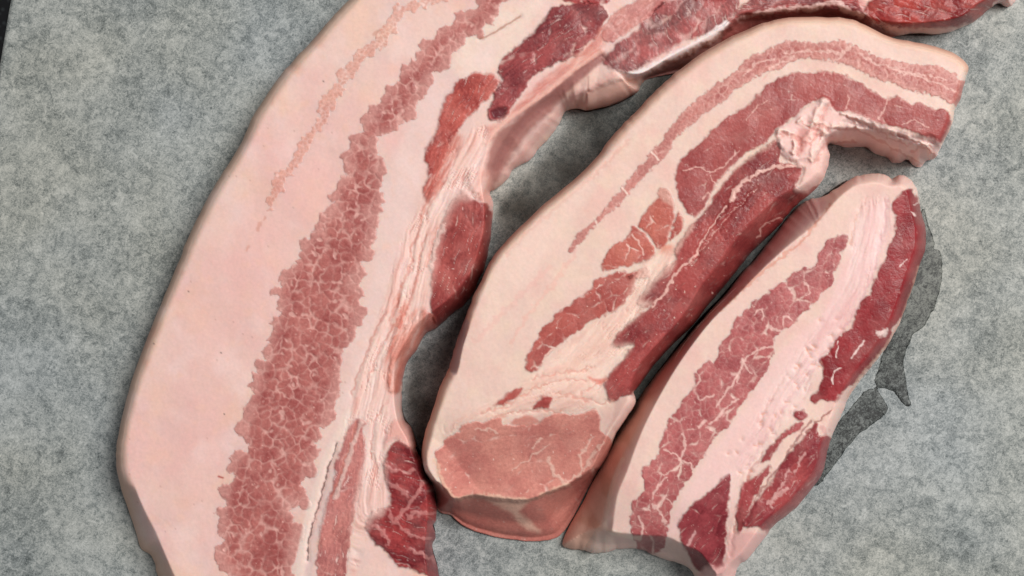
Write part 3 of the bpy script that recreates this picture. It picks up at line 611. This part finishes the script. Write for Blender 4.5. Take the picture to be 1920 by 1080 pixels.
B1 = [(1820,150),(1802,151),(1787,136),(1763,124),(1718,121),(1672,112),(1642,103),(1597,82),(1576,76),(1521,79),(1476,74),(1446,88),(1419,100),(1391,118),(1379,133),(1340,160),(1325,170),(1300,190),(1275,215),(1250,245),(1237,267),(1221,283),(1209,301),(1174,339),(1168,356),(1157,362),(1116,409),(1104,420),(1087,435),(1069,461),(1066,473),
 (1081,467),(1107,435),(1122,423),(1162,382),(1177,368),(1195,350),(1227,312),(1244,298),(1265,267),(1290,240),(1325,212),(1357,190),(1370,178),(1415,145),(1461,130),(1497,113),(1551,113),(1597,124),(1627,142),(1666,157),(1718,172),(1763,184),(1792,200),(1815,200)]
s.muscle(B1, l1, l2, cell=12, ang=-.75, ratio=1.4, vein=-.06, veinvar=.14, cell2=7, vein2=.0, soft=1.8, seed=211, edge_fade=.3, vstr=.7, edge=2.5, lobe=1.4, grad=.2, island=.5, fat=R_(224,172,158), bump=.0001, label='narrow pale marbled streak along the outer fat')
for p in ([(1600,88),(1582,96),(1577,108),(1560,114)], [(1430,150),(1450,125),(1490,108)], [(1470,100),(1530,96),(1575,100)], [(1610,100),(1640,118),(1680,128),(1740,150),(1790,170)], [(1680,140),(1720,138),(1770,150)], [(1395,140),(1420,120),(1450,110)]):
    s.stroke(p, 2.2, R_(224,176,162), .7, warp=6, fray=.8, seed=int(p[0][1]))
for p in (((1218,282),(1236,300)), ((1163,350),(1178,366)), ((1112,408),(1122,425))): s.stroke(p, 2, R_(234,200,184), .9)
B2 = [(1766,266),(1781,236),(1784,220),(1769,205),(1754,208),(1730,193),(1712,196),(1681,181),(1660,187),(1636,169),(1606,151),(1576,139),(1536,133),(1485,139),(1446,154),(1421,178),(1400,199),(1358,224),(1308,272),(1282,295),(1267,318),(1270,359),(1282,391),(1291,403),(1308,406),(1323,382),(1343,347),(1367,318),(1402,283),(1440,266),
 (1455,242),(1491,220),(1503,205),(1535,186),(1564,208),(1597,211),(1630,224),(1666,236),(1702,242),(1733,257),(1757,269)]
s.muscle(B2, R_(186,108,102), R_(160,80,78), cell=38, ang=-.6, ratio=1.3, vein=-.05, veinvar=.07, soft=1.3, seed=222, scallop=.5, fleck=.5, fibre=.12, sat=(.84,.68,.71), label='broad smooth muscle sweeping round the hook')
for p, wd in (([(1665,180),(1657,205),(1648,225)], 1.4), ([(1282,320),(1310,314),(1330,322)], 1.2), ([(1330,322),(1340,350)], 1.2), ([(1330,322),(1355,314),(1372,296),(1385,282)], 1.4), ([(1317,375),(1330,362),(1328,385),(1312,400)], 1.6), ([(1690,232),(1715,226),(1740,240)], 1.3), ([(1590,180),(1592,195),(1584,205)], 1.1), ([(1440,190),(1420,200),(1400,225)], 1)):
    s.stroke(p, wd, R_(222,168,155), .8, warp=5, fray=.6, seed=int(p[0][0]))
kw = dict(cell=30, vein=-.04, veinvar=.1, soft=1.6, scallop=.5, fleck=1.0, fibre=.25)
m1, m2 = R_(202,124,106), R_(176,94,84)
s.muscle([(1235,358),(1250,356),(1262,374),(1265,406),(1259,426),(1250,458),(1235,467),(1215,441),(1197,423),(1206,403),(1227,377)], m1, m2, seed=231, **kw)
s.muscle([(1273,394),(1282,426),(1259,450),(1256,441),(1265,417)], m1, m2, seed=232, **kw)
s.muscle([(1186,426),(1200,432),(1224,458),(1230,476),(1218,485),(1162,502),(1130,505),(1133,485),(1148,464),(1174,447)], m1, m2, seed=233, **kw)
s.stroke([(1186,440),(1200,462),(1208,478)], 1.8, R_(228,180,165), .8, warp=4, fray=.5)
s.muscle([(1215,502),(1215,517),(1195,525),(1174,517),(1192,508)], m1, m2, seed=234, **kw)
s.region([(1240,466),(1262,458),(1258,480),(1238,478)], R_(222,138,116), .8, 4, lean=.6)
B4 = [(1195,529),(1189,547),(1172,567),(1148,587),(1128,596),(1096,614),(1070,631),(1055,646),(1030,665),(1014,687),(997,700),(986,692),(988,666),(1002,643),(1017,617),(1032,596),(1070,567),(1105,544),(1107,532),(1134,517),(1177,509)]
s.muscle(B4, R_(190,110,98), R_(162,84,78), cell=24, ang=-.7, ratio=1.4, vein=-.02, veinvar=.12, soft=1.6, seed=244, fleck=1.1, fibre=.25, scallop=.8)
s.stroke([(1018,678),(1030,660),(1050,648)], 2.5, R_(232,190,172), .9, warp=3)
B5 = [(1431,277),(1396,304),(1378,318),(1355,347),(1335,377),(1320,400),(1305,415),(1285,435),(1265,470),(1265,490),(1250,499),(1232,517),(1206,546),(1195,569),(1205,577),(1222,572),(1195,593),(1172,611),(1154,631),(1148,643),(1157,653),(1189,646),(1177,663),(1142,701),(1131,719),(1140,742),(1148,754),(1177,742),(1210,740),
 (1260,690),(1310,630),(1370,570),(1440,480),(1510,410),(1545,356),(1532,346),(1508,356),(1493,345),(1507,315),(1480,306),(1462,306),(1466,285),(1467,272),(1455,264),(1443,268)]
s.muscle(B5, R_(184,98,92), R_(134,58,60), cell=60, ang=-.85, ratio=2.2, vein=-.08, veinvar=.05, soft=2, seed=255, scallop=.4, fleck=.9, fibre=.45, fibre_ang=-.85, bump=.0003, sat=(.80,.60,.64), label='dark red muscle on the strip flank')
pale = R_(226,176,162)
for p, wd, dz in (([(1222,572),(1240,558),(1254,538),(1266,512),(1285,498),(1306,478)], 3, .0004), ([(1306,478),(1317,450),(1343,412),(1360,390)], 1.5, -.0016), ([(1368,380),(1378,358),(1395,342),(1420,326),(1455,312),(1500,312)], 3.2, .0006), ([(1372,372),(1380,360),(1386,350)], 6, .0006),
                  ([(1460,408),(1435,420),(1420,445)], 1.4, -.0005), ([(1485,300),(1470,290)], 3, 0), ([(1290,500),(1330,450),(1370,400),(1420,350)], 0.1, -.0012)):
    s.stroke(p, wd, pale, .85, dz, zw=max(wd * 1.6, 4), warp=6, fray=.6, seed=int(p[0][0]))
s.region([(1500,312),(1510,316),(1497,345),(1492,362),(1525,352),(1548,322),(1556,290),(1548,262),(1500,262),(1470,255),(1460,264),(1470,285)], R_(234,190,178), .92, 5, dz=.001)
# frayed membrane on the inner bend
s.region([(1455,245),(1490,222),(1505,205),(1545,186),(1565,208),(1600,213),(1665,238),(1735,258),(1768,272),(1752,300),(1725,312),(1640,286),(1575,270),(1545,285),(1510,300),(1480,300),(1465,280)], R_(235,194,184), .9, 4, dz=.0006)
for i, (p, wd) in enumerate((([(1545,190),(1530,215),(1522,240),(1512,262)], 8), ([(1500,225),(1515,235),(1530,228),(1545,240)], 6), ([(1460,245),(1480,250),(1492,262),(1488,285)], 6), ([(1560,238),(1600,238),(1640,256),(1680,280),(1705,292),(1720,300)], 6), ([(1580,215),(1620,228),(1660,246),(1700,256),(1745,276)], 5), ([(1702,280),(1722,272),(1742,280),(1745,292)], 5), ([(1550,250),(1535,270),(1520,300)], 7), ([(1600,262),(1570,262),(1555,270)], 5), ([(1640,240),(1680,262),(1700,268)], 4))):
    s.stroke(p, wd, R_(240,206,192), .6, .0040, zw=wd, warp=6, seed=i)
    s.stroke([(a + wd * 1.1, b + wd * .9) for a, b in p], wd * .45, R_(212,148,138), .6, -.0030, zw=wd * .8, warp=6, seed=i, fray=.6)
s.region([(1500,240),(1520,245),(1512,275),(1500,290),(1494,262)], R_(206,130,122), .6, 5)
s.strata([(1190,520),(1240,470),(1268,492),(1240,520),(1205,560),(1222,572),(1172,612),(1148,645),(1186,648),(1140,702),(1130,740),(1150,756),(1120,768),(1040,778),(900,790),(850,815),(830,800),(920,755),(1000,705),(1050,655),(1110,610),(1170,575)], [(1260,470),(1200,560),(1140,640),(1050,715),(960,745),(860,800)],
    [R_(242,212,194), R_(240,206,188), R_(234,192,174), R_(228,178,160)], .6, 7, 140, 9, .0008, 61, line=R_(212,142,122), line_amt=.6)
# long fat seams left of the dark muscle
s.region([(1210,350),(1250,345),(1262,352),(1275,390),(1295,410),(1322,390),(1380,306),(1440,268),(1460,262),(1420,290),(1360,340),(1310,410),(1266,480),(1200,555),(1160,610),(1100,660),(1040,700),(1090,650),(1180,580),(1220,520),(1250,470),(1285,420),(1265,390)], R_(234,192,174), .45, 5)
B6 = [(982,724),(959,733),(938,748),(924,762),(944,757),(973,741)]
s.muscle(B6, R_(196,112,100), R_(170,84,78), seed=261, cell=20, vein=-.1, veinvar=.05, scallop=.3, soft=1.5)
s.muscle([(1017,745),(1037,748),(1029,762),(1002,769),(1008,753)], R_(196,112,100), R_(170,84,78), seed=262, cell=20, vein=-.1, veinvar=.05, scallop=.3, soft=1.5)
s.region([(955,795),(975,780),(1010,786),(1005,798),(975,798)], R_(206,130,118), .8, 3, lean=.7)
for i, p in enumerate(([(905,775),(950,760),(990,735),(1040,715),(1100,712)], [(920,790),(960,775),(1000,770),(1060,772)], [(1040,735),(1080,745),(1120,755),(1150,752)], [(1000,710),(1050,700),(1110,690)], [(1090,740),(1120,720),(1140,712)])):
    s.stroke(p, 2, R_(222,150,134), .5, -.0007, zw=4, warp=8, seed=i, fray=.8)
s.region([(1100,706),(1122,712),(1134,704),(1128,722),(1112,716)], R_(214,104,86), .7, 4)
s.stroke([(1192,738),(1180,765),(1160,795),(1140,830)], 8, R_(236,192,178), .85, .001, zw=9)
B7 = [(860,809),(875,794),(910,790),(939,785),(948,796),(997,796),(1027,782),(1053,772),(1070,779),(1112,768),(1122,774),(1127,806),(1146,829),(1156,850),(1130,900),(1100,960),(1062,1030),(950,1030),(870,1010),(848,975),(846,938),(828,908),(818,880),(818,850),(838,825)]
s.muscle(B7, R_(212,150,136), R_(188,118,110), cell=44, ang=-.4, ratio=1.3, vein=-.05, veinvar=.09, soft=2, seed=277, scallop=.6, fleck=1.0, fibre=.2, alpha=.95, sat=(1, .86, .86), edge=3, label='cut end of pale pink muscle')
for p, wd in (([(1028,862),(1034,880),(1050,896),(1060,906)], 5), ([(1060,906),(1075,895),(1090,885),(1085,855)], 3), ([(960,880),(990,860),(1030,832)], 1.5), ([(890,808),(915,806),(935,812)], 2), ([(1090,850),(1100,835)], 2), ([(1015,820),(1002,838)], 2.4), ([(1130,830),(1115,850),(1095,880)], 4)):
    s.stroke(p, wd, R_(226,180,162), .8, .0003, warp=7, fray=.7, seed=int(p[0][0]))
s.stroke([(815,860),(822,885),(836,915),(855,936),(885,930),(930,932),(985,938),(1027,924),(1067,906)], 5, R_(226,184,158), .6, .0003, zw=7, warp=5, fray=.6)
s.region([(792,882),(815,905),(836,922),(852,938),(881,931),(930,936),(985,941),(1027,925),(1067,909),(1114,880),(1130,900),(1080,1040),(800,1040),(780,900)], R_(146,78,70), .5, 4, warp=4, dz=-.0045)  # lower end face: its shade under the rim is painted into the colour
s.region([(805,900),(830,922),(848,945),(850,985),(820,965)], R_(120,66,60), .6, 5, lean=.6)  # shadowed side below the rind, painted dark
s.region([(905,932),(985,938),(975,960),(1012,996),(985,990),(955,960),(930,945)], R_(220,176,154), .8, 7)
s.relief(.0005, .00010, .000025)
s.parts.append(('rind', None, rindB, MAT_RIND))
s.build(inset=.0025)

# ------------------------------------------------------------------ right strip
C_out = [(1055,1014,.05),(1066,1028,.03),(1092,1031,.03),(1112,1037,.03),(1136,1036,.03),(1165,1029,.04),(1203,1030,.05),(1221,1038,.05),(1244,1048,.04),(1282,1060,.04),(1300,1075,.04),(1312,1110,.05),(1345,1150,.1),(1375,1110,.2),(1378,1080,.25),(1387,1057,.25),(1402,1048,.25),(1437,1004,.25),(1448,987,.25),(1492,952,.25),(1521,917,.25),(1542,887,.25),(1550,852,.3),(1558,822,.3),(1580,774,.3),
 (1590,748,.3),(1616,710,.3),(1642,678,.3),(1663,649,.3),(1686,608,.3),(1698,573,.3),(1710,541,.3),(1726,491,.3),(1735,463,.3),(1735,429,.3),(1726,395,.3),(1721,361,.3),(1712,342,.3),(1695,329,.3),(1684,328,.3),(1673,336,.3),(1662,328,.3),(1642,325,.3),(1619,328,.3),(1600,333,.3),(1577,347,.25),(1546,367,.2),(1521,373,.15),(1501,383,.1),(1488,396,.08),(1468,420,.06),(1442,453,.05),
 (1415,487,.05),(1387,516,.05),(1365,546,.05),(1316,600,.05),(1265,660,.05),(1219,718,.05),(1182,774,.05),(1150,828,.05),(1120,888,.05),(1088,950,.05)]
C_pl = [(1150,985),(1158,930),(1176,885),(1192,840),(1210,796),(1236,745),(1268,690),(1300,644),(1335,600),(1380,556),(1430,505),(1480,460),(1530,420),(1570,375),(1600,352),(1622,346),(1645,344),(1665,350),(1688,350),(1700,362),(1707,395),(1715,430),(1714,462),(1705,488),(1690,536),(1678,570),(1665,602),(1643,640),(1622,668),(1596,700),(1572,738),(1560,770),(1540,820),(1532,850),(1522,882),(1502,908),(1475,940),(1432,975),(1418,995),(1388,1035),(1365,1056),(1345,1075),(1315,1036),(1285,1022),(1250,1005),(1215,1003),(1180,1000),(1150,996)]
s = Slice('pork_belly_strip', 'shortest raw pork belly strip, lying at the right beside the wet patch', C_out, C_pl, 0.030, 0.30, seed=3, rag=1.2, prof=1.8)
s.mix(R_(230,194,180), np.ones(len(s.x)))
s.noise_mix(R_(228,184,172), 80, -0.1, 0.4, 0.7, 1); s.noise_mix(R_(232,200,182), 50, -.1, .4, .6, 2); s.noise_mix(R_(222,166,150), 7, .3, .8, .25, 3, 2)
leftC = Field([(1040,1050),(1060,950),(1150,780),(1360,520),(1490,372),(1528,366),(1520,405),(1480,450),(1420,505),(1330,596),(1286,648),(1240,722),(1212,774),(1192,823),(1168,867),(1157,896),(1142,940),(1134,985),(1120,1000),(1090,1040)], margin=30)
lc = leftC(s.x, s.y); lm = ss(-7, 10, lc + 5 * fbm(s.x, s.y, 40, 2, 5))
s.mix(R_(222,168,144), .8 * lm)
s.mix(R_(196,140,116), .5 * lm * ss(.0, .5, fbm(s.x, s.y, 40, 2, 6)))
s.region([(1500,385),(1545,375),(1540,400),(1480,450),(1430,500),(1380,550),(1350,570),(1400,495)], R_(232,182,174), .8, 8)
s.stroke([(1556,384),(1530,420),(1490,462),(1440,500),(1400,535),(1350,580)], 3, R_(216,140,116), .55, -.0008, zw=5, warp=6, fray=.7)
endC = Field([(1030,905),(1180,900),(1300,925),(1420,960),(1440,1200),(1030,1200)], margin=80)
s.z -= .005 * ss(0, 130, endC(s.x, s.y)) * ss(-.05, .4, s.t)
rindC = ss(-2, 2, lc - 6)
# pale inner fat, seams
s.region([(1600,440),(1630,400),(1660,380),(1668,430),(1640,500),(1600,580),(1560,640),(1500,720),(1440,800),(1380,890),(1300,940),(1270,1000),(1250,1000),(1280,930),(1330,850),(1400,760),(1460,660),(1540,590),(1580,500)], R_(236,196,188), .8, 10)
for i, (p, wd, dz, cc) in enumerate((([(1664,376),(1660,400),(1658,430),(1648,460),(1640,500),(1622,545),(1600,590),(1570,630),(1540,670),(1500,720),(1460,780),(1430,830),(1400,880)], 3, -.0006, R_(214,160,158)), ([(1650,440),(1640,470),(1628,510)], 5, .0003, R_(226,180,178)), ([(1626,370),(1612,395),(1600,430),(1596,460)], 1.6, -.0005, R_(214,160,140)),
     ([(1520,790),(1490,830),(1465,870),(1440,900),(1415,940),(1400,980)], 2.4, -.001, R_(150,90,86)), ([(1430,850),(1405,890),(1392,930),(1378,985),(1370,1040)], 2.4, -.001, R_(190,120,110)), ([(1560,768),(1535,790),(1512,812)], 2.2, -.001, R_(150,70,60)), ([(1475,700),(1440,760),(1425,800)], 2, -.0008, R_(220,168,150)))):
    s.stroke(p, wd, cc, .7, dz, zw=wd * 1.8, warp=5, seed=i + 300, fray=.7)
s.strata([(1600,400),(1640,368),(1668,372),(1672,430),(1655,480),(1622,552),(1600,592),(1560,640),(1530,700),(1515,750),(1490,780),(1440,835),(1420,880),(1385,900),(1372,1000),(1366,940),(1368,890),(1390,840),(1430,760),(1470,690),(1540,600),(1590,500)], [(1660,370),(1655,440),(1620,545),(1560,640),(1500,720),(1430,830),(1380,900),(1366,1040)],
    [R_(242,212,204), R_(238,204,196), R_(232,190,184), R_(224,170,166)], .5, 9, 160, 10, .0007, 51, line=R_(206,140,140), line_amt=.5)
for i in range(46):   # small torn pits down the inner fat
    t = rng.random(); px = 1570 - 200 * t + rng.uniform(-28, 28); py = 600 + 290 * t + rng.uniform(-20, 20); a = rng.uniform(-1.4, .4); l = rng.uniform(2, 7)
    s.stroke([(px, py), (px + l * math.cos(a), py - l * math.sin(a))], rng.uniform(1, 2), R_(222,160,134), .6, -.0008, zw=3.5, warp=3, seed=i)
C1 = [(1577,437),(1591,443),(1588,463),(1574,485),(1566,513),(1558,532),(1535,561),(1508,587),(1488,608),(1467,620),(1450,646),(1450,663),(1441,687),(1427,710),(1400,748),(1380,774),(1370,797),(1343,820),(1314,864),(1291,899),(1270,931),(1256,969),(1250,1004),(1240,1034),(1210,1040),(1186,1010),(1181,969),(1189,937),(1206,917),(1203,882),(1227,861),(1241,820),(1256,785),
 (1272,757),(1301,719),(1304,701),(1325,681),(1342,672),(1345,649),(1365,634),(1371,611),(1386,590),(1403,576),(1421,558),(1444,544),(1473,523),(1488,511),(1526,494),(1538,468),(1560,443)]
s.muscle(C1, R_(196,122,118), R_(160,84,86), cell=26, ang=-.95, ratio=1.25, vein=-.02, veinvar=.12, cell2=12, vein2=-.04, soft=1.4, seed=311, fleck=.7, bump=.00012, vstr=.8, edge=1.8, grad=.12, label='marbled muscle running the length of the strip')
for i, (p, wd) in enumerate((([(1275,860),(1262,850),(1245,842)], 2), ([(1275,860),(1285,835),(1280,815)], 2.5), ([(1275,860),(1292,870),(1302,882)], 2), ([(1250,895),(1240,905),(1228,920),(1225,935)], 2), ([(1250,930),(1235,945),(1225,950)], 3), ([(1225,945),(1240,965),(1248,985)], 2.5), ([(1262,945),(1250,935)], 2), ([(1200,970),(1205,990),(1202,1005)], 2.5), ([(1330,795),(1350,780),(1360,765),(1385,748)], 2),
   ([(1325,790),(1310,800)], 3.5), ([(1345,760),(1365,730),(1385,700),(1393,675)], 2.2), ([(1393,675),(1425,655),(1448,650)], 2.2), ([(1393,675),(1400,690),(1410,700)], 2), ([(1438,612),(1455,618),(1468,618)], 2.4), ([(1468,618),(1470,595),(1486,600)], 1.6), ([(1415,590),(1430,580),(1428,600)], 1.6), ([(1510,555),(1520,545),(1508,528)], 1.6), ([(1310,750),(1325,745),(1340,740)], 1.4))):
    s.stroke(p, wd, R_(230,184,172), .8, .0001, warp=5, fray=.7, seed=i + 40)
C2 = [(1690,359),(1712,352),(1730,400),(1745,430),(1745,460),(1735,500),(1715,555),(1689,599),(1678,611),(1666,643),(1640,675),(1613,707),(1596,725),(1578,739),(1564,754),(1543,751),(1526,758),(1517,745),(1535,727),(1540,698),(1540,675),(1561,649),(1575,628),(1599,608),(1607,582),(1622,555),(1634,538),(1645,508),(1662,480),(1673,443),(1678,418),(1673,392),(1678,373)]
s.muscle(C2, R_(164,74,76), R_(134,48,54), cell=26, ang=-1.1, ratio=1.4, vein=-.10, veinvar=.08, soft=1.4, seed=322, fleck=.25, scallop=.9, bump=.00012, sat=(.86,.52,.57), label='dark red muscle along the outer edge')
s.stroke([(1722,500),(1712,535),(1700,570),(1688,602),(1664,642),(1640,674),(1612,706),(1590,742)], 2.6, R_(222,168,146), .6, .0002, fray=.6)
for p, wd in (([(1648,626),(1656,624)], 8), ([(1664,618),(1658,622)], 3), ([(1621,640),(1608,655),(1596,672)], 1.4), ([(1560,720),(1562,700),(1575,690)], 1.1), ([(1708,400),(1716,404)], 1.6), ([(1688,498),(1700,486)], 1.2), ([(1572,640),(1568,670)], 1.5), ([(1720,380),(1712,384)], 1.2)):
    s.stroke(p, wd, R_(236,206,196), .85, .0004 if wd > 4 else 0, warp=4, fray=.6, seed=int(p[0][0]))
kw = dict(cell=36, ang=-.9, ratio=1.5, vein=-.06, veinvar=.06, soft=1.6, scallop=.5, fleck=.6, fibre=.4, fibre_ang=-.9, bump=.0003)
s.muscle([(1367,890),(1370,911),(1365,952),(1361,998),(1359,1045),(1355,1075),(1310,1072),(1290,1040),(1276,1007),(1273,987),(1282,963),(1302,943),(1332,922),(1349,902)], R_(164,80,84), R_(122,46,54), seed=331, label='dark red muscle at the lower end', **kw)
s.stroke([(1303,998),(1296,1010),(1290,1022)], 3, R_(214,160,155), .8, fray=.5)
s.muscle([(1507,791),(1495,794),(1472,809),(1448,832),(1434,850),(1428,867),(1440,864),(1457,841),(1477,817),(1504,803)], R_(176,92,92), R_(146,62,66), seed=332, **kw)
s.muscle([(1440,873),(1445,882),(1428,908),(1407,952),(1393,995),(1384,998),(1380,969),(1387,928),(1396,905),(1419,893)], R_(170,84,84), R_(140,58,60), seed=333, **kw)
s.muscle([(1533,791),(1533,817),(1556,817),(1552,858),(1545,890),(1525,922),(1493,955),(1457,988),(1440,1000),(1419,985),(1396,990),(1405,957),(1419,937),(1442,911),(1457,882),(1489,841),(1512,815)], R_(176,88,86), R_(136,56,62), seed=334, label='dark red muscle at the lower right edge', **kw)
s.muscle([(1492,770),(1506,768),(1512,780),(1500,788),(1490,782)], R_(176,92,92), R_(146,62,66), seed=335, **dict(kw, cell=20))
for p, wd in (([(1508,850),(1498,868),(1490,885)], 3), ([(1470,905),(1455,925),(1446,950)], 2.4), ([(1440,945),(1460,925),(1478,918)], 5), ([(1540,800),(1550,810)], 5), ([(1480,880),(1470,900)], 2)):
    s.stroke(p, wd, R_(214,160,152), .7, .0003, warp=6, fray=.7)
s.region([(1366,1000),(1380,1002),(1400,995),(1440,996),(1450,985),(1440,1010),(1400,1060),(1375,1150),(1300,1110),(1320,1065),(1355,1060)], R_(228,174,166), .85, 6, dz=.0004)
s.stroke([(1168,860),(1150,905),(1140,950),(1136,990),(1170,1004),(1200,1010)], 5, R_(236,208,186), .5, .0002, zw=5)
s.relief(.0005, .00010, .00002)
s.parts.append(('rind', None, rindC, MAT_RIND))
s.build(inset=.0022)

# ------------------------------------------------------------------ wet juice patch soaked into the paper, right of the short strip
ST = [(1728,395),(1742,425),(1752,457),(1750,465),(1763,473),(1767,500),(1765,529),(1756,567),(1745,590),(1733,611),(1712,628),(1704,646),(1695,675),(1698,704),(1702,735),(1708,757),(1698,761),(1686,748),(1677,735),(1660,729),(1646,730),(1657,748),(1665,765),(1660,776),(1637,796),(1614,811),(1591,836),(1570,865),(1551,890),(1535,909),(1515,905),(1530,860),(1550,810),(1572,790),(1602,757),(1622,733),(1642,727),(1640,712),(1648,690),(1655,662),(1668,625),(1700,520)]
f = Field(ST, margin=20, step=2, n=6, rag=1.6, seed=5)
gx = np.arange(1500, 1790, 2.0); gy = np.arange(380, 925, 2.0); X, Y = np.meshgrid(gx, gy)
sd = f(X, Y); keep = sd > -.9; k = keep[:-1, :-1] & keep[:-1, 1:] & keep[1:, 1:] & keep[1:, :-1]
idx = np.arange(X.size).reshape(X.shape); q = np.stack([idx[1:, :-1][k], idx[1:, 1:][k], idx[:-1, 1:][k], idx[:-1, :-1][k]], 1)
ids = np.unique(q); new = -np.ones(X.size, np.int64); new[ids] = np.arange(len(ids)); q = new[q]
x = X.ravel()[ids]; y = Y.ravel()[ids]; d = sd.ravel()[ids]
E = np.concatenate([q[:, [0, 1]], q[:, [1, 2]], q[:, [2, 3]], q[:, [3, 0]]]); key = np.minimum(E[:, 0], E[:, 1]) * 10**6 + np.maximum(E[:, 0], E[:, 1])
_, inv, cnt = np.unique(key, return_inverse=True, return_counts=True); BE = E[cnt[inv] == 1]; bv = np.unique(BE)
gxx = f(x + 1.5, y) - f(x - 1.5, y); gyy = f(x, y + 1.5) - f(x, y - 1.5); L = np.hypot(gxx, gyy) + 1e-6
x[bv] -= gxx[bv] / L[bv] * d[bv]; y[bv] -= gyy[bv] / L[bv] * d[bv]; d = f(x, y)
wx, wy = (x - 960) * S, (540 - y) * S
zt = paper_z(wx, wy) + .00003 + .00004 * ss(0, 8, d) + .00002 * fbm(x, y, 9, 2, 3) * ss(0, 6, d)
top = np.stack([wx, wy, zt], 1); bot = top.copy(); bot[:, 2] = paper_z(wx, wy) - .00002
n = len(x); Fq = np.concatenate([q, q[:, ::-1] + n, np.stack([BE[:, 1], BE[:, 0], BE[:, 0] + n, BE[:, 1] + n], 1)])
st = mesh_obj('juice_puddle', np.concatenate([top, bot]), Fq, MAT_WET)
st['label'] = 'dark wet patch of meat juice soaked into the paper beside the shortest strip'; st['category'] = 'juice puddle'
